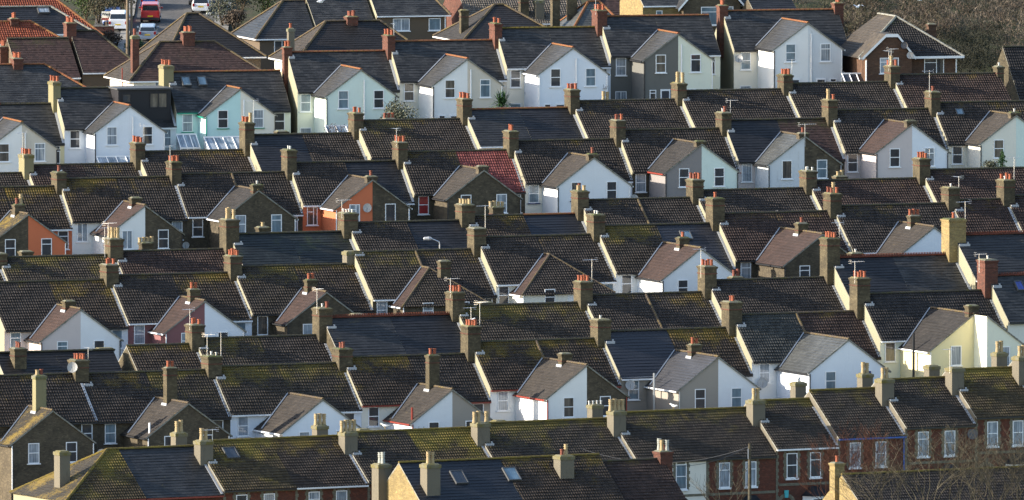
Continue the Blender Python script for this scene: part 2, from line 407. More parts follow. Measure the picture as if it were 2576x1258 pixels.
def chimney(root, x, y, zb, zt, wx, wy, mat='BC', pots='ttt', cap='cap', nm='chimney', flash=True, bands=True):
    mb = MB(); wx *= .9; wy *= .88; hx, hy = wx/2, wy/2
    zc = zt-0.30
    mb.box(x-hx, x+hx, y-hy, y+hy, zb, zc, 0)
    if bands:
        mb.box(x-hx-0.04, x+hx+0.04, y-hy-0.04, y+hy+0.04, zc-0.42, zc-0.34, 2)
        mb.box(x-hx-0.05, x+hx+0.05, y-hy-0.05, y+hy+0.05, zc, zc+0.09, 0)
        mb.box(x-hx-0.085, x+hx+0.085, y-hy-0.085, y+hy+0.085, zc+0.09, zc+0.2, 0)
    else:
        mb.box(x-hx-0.06, x+hx+0.06, y-hy-0.06, y+hy+0.06, zc-0.06, zc+0.2, 1)
    e = 0.02 if bands else 0.0
    mb.box(x-hx-e, x+hx+e, y-hy-e, y+hy+e, zc+0.2, zt, 1, t=(0.14, 0.14, 0.14, 0.14))
    o = mb.build(nm, [mat, cap, 'BRC' if mat == 'BC' else mat], root)
    n = len(pots)
    for i, c in enumerate(pots):
        if n <= 2: px, py = x+random.uniform(-.03, .03), y+(i-(n-1)/2)*0.5
        else:
            px = x+(-0.16 if i % 2 else 0.16)*min(1.2, wx); py = y+(i-(n-1)/2)*(wy-0.5)/max(1, n-1)
        if wy < wx: px, py = x+(i-(n-1)/2)*0.36, y
        if c == ' ': continue
        pb = MB(); j = random.uniform(-0.06, 0.06)
        if c in 'to':
            pb.cyl((px, py, zt-0.04), [(0, .135), (0.42+j, .115), (0.42+j, .15), (0.50+j, .15), (0.50+j, .11)], 9, 0, cap=False); top = zt-0.04+0.46+j; r = 0.11
        elif c == 'd':
            pb.cyl((px, py, zt-0.04), [(0, .15), (0.3, .13), (0.36, .16), (0.62, .13), (0.62, .10)], 9, 0, cap=False); top = zt+.5; r = .1
        elif c in 'bg':
            pb.cyl((px, py, zt-0.04), [(0, .18), (0.5+j, .13), (0.52+j, .17), (0.57+j, .17), (0.58+j, .14), (0.66+j, .14), (0.67+j, .18), (0.73+j, .18), (0.74+j, .15), (0.83+j, .15), (0.84+j, .17), (0.90+j, .17), (0.90+j, .12)], 9, 0, cap=False); top = zt+.82+j; r = .12
        elif c == 's':
            pb.cyl((px, py, zt-0.04), [(0, .15), (0.36+j, .14), (0.40+j, .17), (0.44+j, .17), (0.44+j, .12)], 9, 0, cap=False); top = zt+.36+j; r = .12
        else:
            pb.cyl((px, py, zt-0.04), [(0, .07), (0.22, .07), (0.22, .10), (0.3, .10)], 8, 0); top = None; r = 0
        if top: pb.cyl((px, py, top), [(0, r), (0.01, r)], 9, 1)
        pb.build('chimney_pot', [{'t': 'terra', 'o': 'terra2', 'd': 'terra2', 'b': 'buff', 'g': 'potgrey', 's': 'buff'}.get(c, 'alu'), 'soot'], o)
    return o

def dish(root, x, y, z, r=0.3, m='dish', ang=-25):
    mb = MB(); c = Vector((x, y-0.38, z)); d = Vector((math.sin(R(ang)), -math.cos(R(ang)), 0.35)).normalized()
    a = d.cross(Vector((0, 0, 1))).normalized(); b = a.cross(d); rings = []
    for (k, dep) in ((0.02, 0.0), (0.6, 0.03), (1.0, 0.09)):
        rings.append([c+(a*math.cos(2*math.pi*i/12)+b*math.sin(2*math.pi*i/12)*1.08)*r*k+d*dep for i in range(12)])
    for q in range(2):
        for i in range(12):
            j = (i+1) % 12; mb.face([rings[q][i], rings[q][j], rings[q+1][j], rings[q+1][i]], smooth=True)
    o = mb.build('satellite_dish', [m], root)
    ab = MB(); ab.tube([(x, y, z-0.1), (x, y-0.2, z-0.1), c-d*0.02], 0.025, 5); ab.tube([c-b*r*0.9+d*.08, c+d*0.34], 0.015, 4); ab.build('dish_arm', ['grey'], o)
def aerial(root, x, y, z0, h=1.6, ang=30, L=1.0, m='alu'):
    mb = MB(); mb.tube([(x, y, z0), (x, y, z0+h)], 0.022, 5)
    d = Vector((math.cos(R(ang)), math.sin(R(ang)), 0)); e = Vector((-d.y, d.x, 0)); c = Vector((x, y, z0+h-0.05))
    mb.tube([c-d*L*0.35, c+d*L*0.65], 0.016, 4)
    for i in range(8):
        p = c-d*L*0.35+d*L*i/7.0; w = 0.28-0.012*i; mb.tube([p-e*w, p+e*w], 0.010, 3)
    for s in (-1, 1): mb.tube([c-d*L*0.38+Vector((0, 0, 0.14*s))-e*0.2, c-d*L*0.38+Vector((0, 0, 0.14*s))+e*0.2], 0.01, 3)
    mb.build('aerial', [m], root)
def pipe(root, x, y, z0, z1, m='black', r=0.045, nm='downpipe'):
    mb = MB(); mb.tube([(x, y-0.07, z0), (x, y-0.07, z1)], r, 6); mb.build(nm, [m], root)
def skylight(root, x, v, O, V, N, w=0.8, h=1.1, pane='g_blue'):
    """roof window lying on a slope: O ridge point, V down-slope unit, N normal"""
    U = Vector((1, 0, 0)); O = Vector(O); V = Vector(V); N = Vector(N)
    def P(a, b, c): return O+U*(x+a)+V*(v+b)+N*c
    def slab(mb, a0, a1, b0, b1, c0, c1, m=0):
        q = [P(a0, b1, c0), P(a1, b1, c0), P(a1, b0, c0), P(a0, b0, c0)]; t = [P(a0, b1, c1), P(a1, b1, c1), P(a1, b0, c1), P(a0, b0, c1)]
        mb.face(t, m)
        for i in range(4): mb.face([q[i], q[(i+1) % 4], t[(i+1) % 4], t[i]], m)
    mb = MB(); t = 0.08
    slab(mb, -w/2, -w/2+t, 0, h, 0.0, 0.16); slab(mb, w/2-t, w/2, 0, h, 0, 0.16); slab(mb, -w/2+t, w/2-t, 0, t, 0, 0.16); slab(mb, -w/2+t, w/2-t, h-t, h, 0, 0.16)
    o = mb.build('roof_window', ['grey'], root)
    pb = MB(); slab(pb, -w/2+t, w/2-t, t, h-t, 0.02, 0.12); pb.build('pane', [pane], o)
# ------------------------------------------------------------------ terraces
ROWS = {  # Y0 at x=0, yaw, half depth, rise, eave height, extension half width, window drop in gable, chimney above ridge, chimney (wx, wy)
 1: (1313, R(15), 3.8, 3.2, 5.6, 3.2, 1.85, 0.60, (0.75, 2.2)),
 2: (1287, R(19), 4.1, 2.85, 5.2, 0, 0, 0.80, (0.95, 1.9)),
 3: (1271, R(19), 3.8, 3.25, 5.2, 3.35, 2.1, 0.78, (0.95, 1.9)),
 4: (1245, R(21), 4.1, 3.0, 5.2, 0, 0, 0.85, (1.1, 1.8)),
 5: (1229, R(22), 4.4, 3.5, 5.2, 3.5, 2.6, 0.88, (1.15, 1.8)),
 6: (1203, R(23), 4.3, 3.3, 5.2, 0, 0, 0.95, (1.2, 1.7)),
 7: (1187, R(24), 3.9, 3.4, 5.2, 3.55, 2.55, 0.88, (1.1, 1.7)),
 8: (1160, R(28), 4.7, 3.35, 5.6, 0, 0, 0.25, (1.25, 1.3)),
 9: (1143, R(28), 4.7, 3.6, 5.6, 0, 0, 0.6, (1.2, 1.3)),
}
ORD = ['', 'first', 'second', 'third', 'fourth', 'fifth', 'sixth', 'seventh', 'eighth', 'ninth', 'tenth', 'eleventh', 'twelfth', 'thirteenth', 'fourteenth', 'fifteenth', 'sixteenth', 'seventeenth', 'eighteenth', 'nineteenth', 'twentieth', 'twenty-first', 'twenty-second']
ROWN = {1: 'top terrace', 2: 'second terrace down', 3: 'third terrace down', 4: 'fourth terrace down', 5: 'fifth terrace down', 6: 'sixth terrace down', 7: 'seventh terrace down', 8: 'mossy front terrace', 9: 'bottom row'}
def pxof(p): d = p[1]*math.cos(PIT)-(p[2]-CAMZ)*math.sin(PIT); return CX+FP*p[0]/d
WN = {'W': 'white rendered', 'Wb': 'bluish white rendered', 'Wg': 'grey stained white', 'Wp': 'white painted brick', 'C': 'cream rendered', 'Be': 'beige rendered', 'Mi': 'mint green', 'Mc': 'pale lime cream', 'Aq': 'aqua rendered', 'Or': 'orange rendered', 'Ve': 'maroon painted', 'Pk': 'pinkish grey rendered', 'Gr': 'mauve grey rendered', 'Tp': 'taupe painted brick', 'Dk': 'dark grey cement', 'Ye': 'pale yellow rendered', 'B': 'brown stock brick', 'BR': 'red brick', 'BY': 'yellow brick', 'Pd': 'brown pebbledashed'}
TN = {'T': 'dark brown tiles', 'Tm': 'mossy yellow green tiles', 'To': 'lichened brown tiles', 'Tr': 'reddish brown tiles', 'Tk': 'near black tiles', 'Tg': 'grey green tiles', 'Ty': 'bright mossy tiles', 'RED': 'bright red tiles', 'MAR': 'maroon plain tiles', 'S': 'grey slates', 'Sg': 'dark green mossy slates', 'Sl': 'lichen spotted slates', 'Sd': 'blackish slates', 'Sb': 'smooth blue slates', 'Sh': 'new smooth dark slates', 'Peg': 'old dark peg tiles'}
GROUND = []; COUNT = {}; HLIST = []

def strip(name, root, a, b, wdt, m, off=0.03, side=Vector((1, 0, 0))):
    mb = MB(); a = Vector(a); b = Vector(b); n = (b-a).cross(side).normalized()
    if n.z < 0: n = -n
    u = side*wdt
    mb.face([a+n*off, b+n*off, b+u+n*off, a+u+n*off]); mb.face([a, b, b+n*off, a+n*off]); mb.face([b+u, a+u, a+u+n*off, b+u+n*off]); mb.face([b, b+u, b+u+n*off, b+n*off])
    return mb.build(name, [m], root)

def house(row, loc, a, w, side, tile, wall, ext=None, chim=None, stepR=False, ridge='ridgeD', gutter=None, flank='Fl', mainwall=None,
          roll=False, front=False, win=True, wst=None, extras=None, hd=None, rise=None, hip=None, label=None, zext=0.0, nowall=False):
    Y0, _, hd0, rise0, He, wo, wdrop, ctop, cw = ROWS[row]
    hd = hd or hd0; rise = rise or rise0; Hr = He+rise
    COUNT[row] = COUNT.get(row, 0)+1; k = COUNT[row]
    root = empty('terraced_house', loc, a)
    mw = mainwall or wall; tp = rise/hd; hyp = math.hypot(rise, hd)
    g = 0.004
    # walls
    mb = MB(); x0, x1 = g, w-g; hipL = hip if hip else 0
    zb = -2.0; yb = hd
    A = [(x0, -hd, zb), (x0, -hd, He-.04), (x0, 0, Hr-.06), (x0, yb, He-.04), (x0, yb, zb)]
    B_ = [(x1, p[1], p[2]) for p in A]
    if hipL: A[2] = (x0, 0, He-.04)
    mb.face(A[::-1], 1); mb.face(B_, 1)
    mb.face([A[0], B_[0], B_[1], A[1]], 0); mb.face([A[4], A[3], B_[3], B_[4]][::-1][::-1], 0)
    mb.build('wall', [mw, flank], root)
    # roof
    mb = MB(); kind = 'T' if tile[0] in 'TRO' or tile == 'BTL' else 'S'
    V = Vector((0, -hd, -rise)).normalized(); L = hyp+0.3
    e0 = (hipL, w); e1 = (-0.25 if hipL else 0, w)
    tiled(mb, (0, 0, Hr), (1, 0, 0), V, L, e0, e1, 0, kind)
    ev = -(hd+0.3*hd/hyp); ez = Hr-L*rise/hyp
    mb.face([(e0[1], 0, Hr), (e0[0], 0, Hr), (e1[0], -ev, ez), (e1[1], -ev, ez)], 0)
    for xx, e in ((0.0, -1), (w, 1)):
        if hipL and e == -1: continue
        p = [(xx, ev, ez-.1), (xx, 0, Hr-.1), (xx, 0, Hr+.015), (xx, ev, ez+.03)]
        mb.face(p if e == 1 else p[::-1], 1)
        q = [(xx, -ev, ez-.1), (xx, 0, Hr-.1), (xx, 0, Hr+.015), (xx, -ev, ez+.03)]
        mb.face(q if e == -1 else q[::-1], 1)
    mb.face([(0, ev, ez-.1), (w, ev, ez-.1), (w, -hd, He-.1), (0, -hd, He-.1)], 1)
    if hipL:
        s = hipL; Vh = Vector((-s, 0, -rise)).normalized(); Lh = math.hypot(s, rise)+.3
        tiled(mb, (hipL, 0, Hr), (0, -1, 0), Vh, Lh, (0, 0), (-hd-.2, hd+.2), 2, 'S')
    rf = mb.build('roof', [tile, 'mortar', 'xL'], root)
    ridge_line((e0[0], 0, Hr+.03), (w, 0, Hr+.03), 0.13, ridge, rf, crest=(ridge == 'crest'))
    if hipL:
        ridge_line((hipL, 0, Hr+.03), (-.2, ev, ez+.05), 0.13, 'ridgeY', rf)
        ridge_line((hipL, 0, Hr+.03), (-.2, -ev, ez+.05), 0.13, 'ridgeY', rf)
    # gutter and fascia
    gm = gutter or random.choice(['black', 'black', 'white'])
    gb = MB(); xa, xb = 0.03, w-.03
    if row % 2 == 0 or not ext: pass
    gb.box(xa, xb, ev-0.07, ev+0.05, ez-.14, ez-.02, 0); gb.box(xa, xb, -hd-.12, -hd-.05, He-.30, He-.08, 0)
    gb.build('gutter', [gm], root)
    # step flashing beside the higher neighbour
    if stepR:
        strip('flashing', root, (w-.22, -0.9, Hr-.9*tp+.05), (w-.22, ev+.1, ez+.1), 0.21, 'lead')
    if roll and side == 'L': ridge_line((w, -.1, Hr-.02), (w, ev+.1, ez+.10), 0.12, 'ridgeB', root).name = 'party_ridge'
    # chimney on the left party line
    if chim:
        cm, pots = chim[0], chim[1]; dz = chim[2] if len(chim) > 2 else 0; yo = chim[3] if len(chim) > 3 else 0.0
        wx, wy = cw; 
        if len(chim) > 4: wx, wy = chim[4]
        capm = 'capy' if cm in ('CR', 'CY') else random.choice(['cap', 'cap', 'capy', 'capm'])
        o = chimney(root, 0, yo, Hr-4.2, Hr+ctop+dz, wx, wy, cm, pots, capm, bands=cm[0] == 'B')
        if random.random() < .38: aerial(root, wx/2*random.choice([-1, 1]), yo-wy/2*.5, Hr+ctop+dz-.5, random.uniform(1.3, 2.4), random.choice([10, 170, 25, 190, 100]), random.uniform(.8, 1.3))
        fb = MB(); yy = yo-wy/2; fz = Hr-abs(yy)*tp
        fb.box(0.05, wx/2+.16, yy-.22, yy-.01, fz-.22, fz+.03, 0, t=(0, 0, 0.0, 0)); fb.box(wx/2+.01, wx/2+.13, yy, yo+wy/2*0, fz-.1, fz+.16, 0); fb.build('flashing', ['lead'], root)
    # rear extension (half of a shared gable)
    if ext:
        za, Le, kind_e, xr, xchim, drop = ext['za'], ext['L']+ext.get('dL', 0), ext.get('kind', 'gable'), ext.get('roof', 'xB'), ext.get('chim'), ext['drop']
        wo = ext.get('wo', wo); s = 0.72; yf = -(hd+Le); sg = -1 if side == 'L' else 1; xc = w if side == 'L' else 0.0
        def X(t): return xc+sg*t
        ze = za-s*wo; zt = za-.05
        mb = MB()
        def F(p, m=0):
            mb.face(p if side == 'R' else p[::-1], m)
        if kind_e == 'hip': F([(X(0.001), yf, zb), (X(wo), yf, zb), (X(wo), yf, ze-.05), (X(0.001), yf, ze-.05)])
        else: F([(X(0.001), yf, zb), (X(wo), yf, zb), (X(wo), yf, ze-.05), (X(0.001), yf, zt)])
        F([(X(wo), yf, zb), (X(wo), -hd+.2, zb), (X(wo), -hd+.2, ze-.05), (X(wo), yf, ze-.05)])
        if ext.get('dL') and side == 'R': F([(X(0.0), yf, zb), (X(0.0), yf, zt), (X(0.0), -hd+.2, zt), (X(0.0), -hd+.2, zb)])
        mb.build('rear_extension', [wall], root)
        if row == 1 and side == 'R' and not ext.get('nopipe'): pipe(root, X(.28), yf, 0, za-.95, 'white', .07, 'soil_pipe')
        mb = MB(); st = max(0.1, drop/tp-.15); hypx = math.hypot(wo, wo*s); ov = 0.22
        Vx = Vector((sg*wo, 0, -wo*s)).normalized(); O = (X(0), -st, za+.02); end = -yf-st+.1
        r_end = end-wo if kind_e == 'hip' else end
        tiled(mb, O, (0, -1, 0), Vx, hypx+ov, (0, r_end), (0, end+(.15 if kind_e == 'hip' else 0)), 0, 'S')
        if kind_e == 'hip':
            Vf = Vector((0, -wo, -wo*s)).normalized()
            e = ((0, 0), (0, wo+.15)) if side == 'R' else ((0, 0), (-wo-.15, 0))
            ee0 = (0, 0); ee1 = (0, wo+.15) if side == 'R' else (-wo-.15, 0)
            tiled(mb, (X(0), -st-r_end, za+.02), (1, 0, 0), Vf, hypx+ov, ee0, ee1, 2, 'T')
        else:
            q0 = (X(0), yf-.1, za-.10); q1 = (X(0), yf-.1, za+.03); q2 = Vector(q1)+Vx*(hypx+ov); q3 = Vector(q0)+Vx*(hypx+ov)
            F([q0, tuple(q3), tuple(q2), q1], 1)
            mb.face([q0, tuple(q3), (q3.x, yf+.01, q3.z), (X(0), yf+.01, q0[2])], 1)
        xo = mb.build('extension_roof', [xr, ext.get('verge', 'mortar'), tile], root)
        if side == 'L' or kind_e == 'hip':
            rm = ext.get('ridge', 'ridgeB')
            if side == 'L': ridge_line((X(0), -st, za+.05), (X(0), -st-r_end, za+.05), 0.12, rm, xo)
            if kind_e == 'hip':
                c = Vector((X(0), -st-r_end, za+.06)); ridge_line(c, (X(wo+.1), yf-.2, ze-.06), 0.10, 'ridgeB', xo)
        # valley lead and side gutter
        dv = lambda t: (drop+s*t)/tp
        pa = Vector((X(0), -dv(0), Hr-dv(0)*tp)); pb = Vector((X(wo), -dv(wo), Hr-dv(wo)*tp))
        strip('valley', root, pa+Vector((sg*.05, 0, .03)), pb+Vector((sg*.05, 0, .03)), 0.12*sg, ext.get('valley', 'lead'), 0.06)
        gb = MB(); gx = X(wo+ov*.85); gb.box(min(gx, gx+sg*.08), max(gx, gx+sg*.08), yf-.05, -hd, ze-.25, ze-.13, 0); gb.build('extension_gutter', [ext.get('gut', gm)], root)
        pipe(root, X(wo-.06) if side == 'L' else X(wo-.06), yf, 0, ze-.15, ext.get('pipe', gm))
        if win:
            st_ = wst or random.choice(['sash', 'sash', 'top', 'sash'])
            zt2 = za-wdrop+zext
            if not ext.get('nowin'):
                window(root, X(1.62), zt2, 0.95, 1.62 if row != 5 else 1.4, yf, st_, ext.get('pane'), sill=ext.get('sill', 'white'))
            xm = (w-wo)/2 if side == 'L' else w-(w-wo)/2
            if w-wo > 1.1:
                window(root, xm, He-.33, min(0.95, w-wo-.35), 1.6, -hd, st_, ext.get('pane2'), sill=ext.get('sill', 'white'))
                if row == 1: window(root, xm, He-3.35, min(1.05, w-wo-.3), 1.4, -hd, random.choice(['sash', 'case', 'top']), None, nm='window')
            if row == 1:
                window(root, X(2.35), zt2-3.15, 0.6, 0.95, yf, 'top', None)
                db = MB(); dx = X(1.2); db.box(dx-.45, dx+.45, yf-.05, yf-.002, 0, zt2-3.1, 0); d = db.build('door', ['white'], root)
                db = MB(); db.box(dx-.33, dx+.33, yf-.07, yf-.05, .9, zt2-3.25, 0); db.build('pane', ['g_dark'], d)
        if xchim:
            kd, hh, pots, cm = xchim[0], xchim[1], xchim[2], (xchim[3] if len(xchim) > 3 else 'BC')
            if kd == 'mid': yc = -st-end*(xchim[4] if len(xchim) > 4 else .5)
            else: yc = yf+.44
            if (kd == 'mid' and side == 'L') or (kd == 'gable' and side == 'L'):
                cwx = 1.0; cwy = 0.85
                chimney(root, X(0), yc, za-(1.6 if kd == 'mid' else .55), za+hh, cwx, cwy, cm, pots, random.choice(['cap', 'capm', 'cap']), bands=cm[0] == 'B', nm='extension_chimney')
                if kd == 'mid':
                    fb = MB(); lx = -(cwx/2); zl = za-s*cwx/2
                    fb.box(X(0)+lx-.14, X(0)+lx+.02, yc-cwy/2-.12, yc+cwy/2+.12, zl-.25, zl+.16, 0, t=(.10, 0, 0.05, 0.05)); fb.build('flashing', ['lead'], root)
    if isinstance(front, dict): front_face(root, w, hd, He, front)
    if extras: extras(root, w, hd, rise, He, Hr)
    GROUND.append((Vector(loc)+Vector((math.cos(a), math.sin(a), 0))*w/2, a, hd))
    wn = WN.get(wall, 'rendered')
    pr = pxof(Vector(loc)+Vector((math.cos(a), math.sin(a), 0))*w)
    if pr < 6: COUNT[row] -= 1; lab = f"house beyond the left edge, {TN[tile]}, {ROWN[row]}"
    elif row in (2, 4, 6): lab = f"house under {TN[tile]}, {ORD[k]} from left in the {ROWN[row]}"
    else: lab = f"{wn} house under {TN[tile]}, {ORD[k]} from left, {ROWN[row]}"
    HLIST.append((row, root, w, a, Vector(loc), hd))
    tag(root, label or lab, 'house', 'terraced houses stepping up the hillside')
    return root

def front_face(root, w, hd, He, fr):
    """red brick street front: quoins, two sash windows, arched door, bay"""
    y = -hd; qb = MB(); cb = MB()
    for i, fx in enumerate((0.26, 0.64)):
        cx_ = w*fx; ww = 0.98
        wo_ = window(root, cx_, He-.55, ww, 2.0, y, random.choice(['top', 'sash']), random.choice(['g_net', 'g_net', 'g_blue', 'g_dark']), sillz=.12)
        for sx in (-1, 1):
            q2 = MB()
            for j in range(9):
                wq = 0.30 if j % 2 else 0.21; xx = cx_+sx*(ww/2+wq/2+.01)
                q2.box(xx-wq/2, xx+wq/2, y-.02, y, He-2.65+j*.26, He-2.65+j*.26+.255)
            q2.build('quoins', ['Quo'], root)
        q2 = MB(); q2.box(cx_-.35, cx_+.35, y-.022, y, He-.53, He-.33); q2.build('lintel', ['Quo'], root)
    for j in range(int(w/0.55)): cb.box(.2+j*.55, .36+j*.55, y-.06, y, He-.34, He-.12)
    for j in range(20): qb.box(0.02, .28 if j % 2 else .20, y-.02, y, He-.4-j*.27-.26, He-.4-j*.27)
    cb.box(0.05, w-.05, y-.024, y, He-.40, He-.31)
    qb.build('corner_quoins', ['Quo'], root); cb.build('cornice', ['Quo'], root)
    sb = MB(); sb.box(0.30, w-.05, y-.03, y, He-3.15, He-2.95); sb.build('string_course', ['Quo'], root)
    # arch with keystone
    ab = MB(); cx_ = w*.14+.15; n = 12
    for i in range(n):
        t0, t1 = math.pi*i/n, math.pi*(i+1)/n; r0, r1 = .55, .85; zc = He-4.6
        q = [(cx_+r*math.cos(t), y-.04, zc+r*math.sin(t)) for (r, t) in ((r0, t0), (r1, t0), (r1, t1), (r0, t1))]
        ab.face(q)
    ab.build('door_arch', ['Quo'], root)
    kb = MB(); kb.box(cx_-.14, cx_+.14, y-.12, y, He-4.1, He-3.5, t=(-.05, -.05, 0, 0)); kb.build('keystone', [fr.get('key', 'CR')], root)
    db = MB(); db.box(cx_-.5, cx_+.5, y-.03, y-.005, 0, He-4.62); db.build('door', ['navy'], root)
    # bay
    bb = MB(); bx = w*.64; bw, bd, zt = 1.15, .8, He-4.0
    pts = [(bx-bw, y), (bx-bw*.6, y-bd), (bx+bw*.6, y-bd), (bx+bw, y)]
    for i in range(3):
        p, q = pts[i], pts[i+1]; bb.face([(p[0], p[1], 0), (q[0], q[1], 0), (q[0], q[1], zt), (p[0], p[1], zt)])
    o = bb.build('bay', ['white'], root)
    gb = MB(); gb.box(bx-bw*.5, bx+bw*.5, y-bd-.01, y-bd, zt-1.5, zt-.25); gb.build('pane', ['g_dark'], o)
    rb = MB(); pe = [(bx-bw-.15, y, zt), (bx-bw*.6-.1, y-bd-.15, zt), (bx+bw*.6+.1, y-bd-.15, zt), (bx+bw+.15, y, zt)]; tp_ = [(bx-bw*.4, y, zt+.75), (bx+bw*.4, y, zt+.75)]
    rb.face([pe[0], pe[1], tp_[0]]); rb.face([pe[1], pe[2], tp_[1], tp_[0]]); rb.face([pe[2], pe[3], tp_[1]]); rb.build('bay_roof', [fr.get('bay', 'Sd')], root)

def unit(row, xl, xr, y, roofs, walls=('B', 'B'), ext=None, chim=None, mains=(None, None), next_y=None, ridge=('ridgeD', 'ridgeD'), single=False, **kw):
    Y0, a, hd, rise, He, wo, wdrop, ctop, cw = ROWS[row]
    hd = kw.get('hd') or hd; rise = kw.get('rise') or rise
    ym = y
    M = on_row((xl+xr)/2, ym, Y0, a); PL = on_row(xl, ym, Y0, a); PR = on_row(xr, ym, Y0, a)
    wt = math.hypot(PR.x-PL.x, PR.y-PL.y); z = M.z; Hr = He+rise
    u = Vector((math.cos(a), math.sin(a), 0)); base = Vector((PL.x, PL.y, z-Hr))
    e = None
    if ext:
        r = ray(ext['ap'][0], ext['ap'][1]); k = r[0]/r[1]; sa, ca = math.sin(a), math.cos(a)
        t = (k*M.y-M.x)/(sa+k*ca); L = min(6.2, max(2.6, t-hd)); t = hd+L; Yp = M.y-t*ca
        za = CAMZ+r[2]/r[1]*Yp-(z-Hr)
        e = dict(ext); e['L'] = L; e['za'] = min(za, Hr-.5); e['drop'] = Hr-e['za']
        e['wo'] = min(ext.get('wo', wo), wt/2-.9)
    step = next_y is not None and next_y < y-3
    ks = {k: v for k, v in kw.items() if k not in ('L', 'R')}
    if single:
        house(row, base, a, wt, 'S', roofs[0], walls[0], None, chim, step, ridge[0], mainwall=mains[0], **{**ks, **kw.get('L', {})}); return
    w = wt/2
    eL = eR = None
    if e:
        eL = {**e, **ext.get('L', {})}; eR = {**e, **ext.get('R', {})}
        eL['roof'] = ext.get('roofL', e.get('roof', 'xB')); eR['roof'] = ext.get('roofR', e.get('roof', 'xB'))
    house(row, base, a, w, 'L', roofs[0], walls[0], eL, chim, False, ridge[0], mainwall=mains[0], **{**ks, **kw.get('L', {})})
    ks.pop('hip', None)
    house(row, base+u*w, a, w, 'R', roofs[1], walls[1], eR, None, step, ridge[1], mainwall=mains[1], **{**ks, **kw.get('R', {})})

# ---- helpers for one-off details
def slopeV(hd, rise):
    V = Vector((0, -hd, -rise)).normalized(); N = Vector((0, -rise, hd)).normalized(); return V, N
def sky(xf, v, pane='g_blue', w=.8, h=1.15):
    def f(root, W, hd, rise, He, Hr):
        V, N = slopeV(hd, rise); skylight(root, W*xf, v, (0, 0, Hr+.02), V, N, w, h, pane)
    return f
def many(*fs):
    def f(*a):
        for g in fs: g(*a)
    return f
def ddish(xf, dz, m='dish', r=.34, y=None, ang=-25):
    def f(root, W, hd, rise, He, Hr): dish(root, W*xf, (-hd if y is None else y), He+dz, r, m, ang)
    return f
def aer(x, dz, h=1.6, ang=30, y=-.3, L=1.0, m='alu'):
    def f(root, W, hd, rise, He, Hr): aerial(root, x, y, Hr+dz, h, ang, L, m)
    return f
def xpipe(x, yy, z0, z1, m='white', r=.06, nm='soil_pipe'):
    def f(root, W, hd, rise, He, Hr): pipe(root, x if x >= 0 else W+x, yy, z0, z1, m, r, nm)
    return f

def row_units(row, bounds, ys, specs):
    for i, sp in enumerate(specs):
        ny = ys[i+1] if i+1 < len(ys) else None
        sp = dict(sp); sp.setdefault('next_y', ny)
        unit(row, bounds[i], bounds[i+1], ys[i], **sp)

def E(x, y, **k): return dict(ap=(x, y), **k)
# ================= top pale terrace
S2 = ('S', 'S')
def dormer(root, W, hd, rise, He, Hr):
    tp = rise/hd; zt = Hr+.12; yf = -hd+.55; x0, x1 = -.05, W-.35
    mb = MB(); mb.box(x0, x1, yf, .5, He+.05, zt-.14, 0); mb.box(x0-.15, x1+.15, yf-.2, .7, zt-.14, zt, 1); o = mb.build('dormer', ['dormer', 'grey'], root)
    f = window(root, x1-1.15, zt-.45, 1.6, 1.35, yf, 'case', 'g_room', frame='dormer', sill=None); 
    window(root, x0+.75, zt-.5, .8, .8, yf, 'plain', 'g_dark', frame='dormer', sill=None)
def soil(root, W, hd, rise, He, Hr): pass
rt = {'ridge': 'ridgeT'}
R1Y = [263, 221, 180, 130, 103, 70, 40, 26]
row_units(1, [-135, 137, 418, 705], R1Y[:3]+[None], [
 dict(roofs=S2, walls=('W', 'Be'), mains=('W', 'Ye'), ridge=('crest', 'ridgeD'), ext=E(55, 308, roof='xS', ridge='ridgeT', verge='mortar'), chim=None),
 dict(roofs=S2, walls=('Wb', 'Wb'), ext=E(326, 266, roof='xS', ridge='ridgeT'), chim=('CY', 'tttt', .1), R=dict(extras=dormer)),
 dict(roofs=S2, walls=('Aq', 'C'), mains=('Aq', 'Mc'), ridge=('ridgeT', 'ridgeT'), ext=E(600, 224, roof='xS', ridge='ridgeT', sill='greenp'), chim=('CY', 'tttt', .1, 0, (1.0, 2.2)), L=dict(gutter='greenp', extras=many(sky(.30, .75), sky(.58, .75)))),
])
row_units(1, [722, 978, 1247, 1508, 1783], R1Y[3:7], [
 dict(roofs=S2, walls=('Mi', 'Mi'), mains=('Mc', 'Mc'), ridge=('ridgeT', 'ridgeT'), ext=E(908, 175, roof='xS', ridge='ridgeT'), chim=('BRC', 'ttt', -.05, 0, (.8, .9)), gutter='black'),
 dict(roofs=S2, walls=('W', 'Be'), mains=('C', 'Be'), ridge=('ridgeT', 'ridgeT'), ext=E(1176, 148, roof='xS', ridge='ridgeT'), chim=('BRC', 'tttt', .05), L=dict(extras=ddish(.42, -2.6, 'dishd')), R=dict(extras=ddish(.58, -2.3, 'dish', .36, -8.2))),
 dict(roofs=S2, walls=('Wb', 'Wb'), mains=('C', 'Wb'), ridge=('ridgeY', 'ridgeY'), ext=E(1441.5, 120, roof='xS', ridge='ridgeT'), chim=('BRC', 'ttt', -.05), L=dict(extras=ddish(.40, -2.4, 'dishd')), R=dict(extras=ddish(.60, -1.6, 'dish', .36, -8.2))),
 dict(roofs=S2, walls=('Dk', 'Mc'), mains=('Dk', 'Mc'), ridge=('ridgeT', 'ridgeT'), ext=E(1706, 85, roof='xS', ridge='ridgeT'), chim=('BRC', 'tttt', .05, 0, (1.0, 2.2))),
])
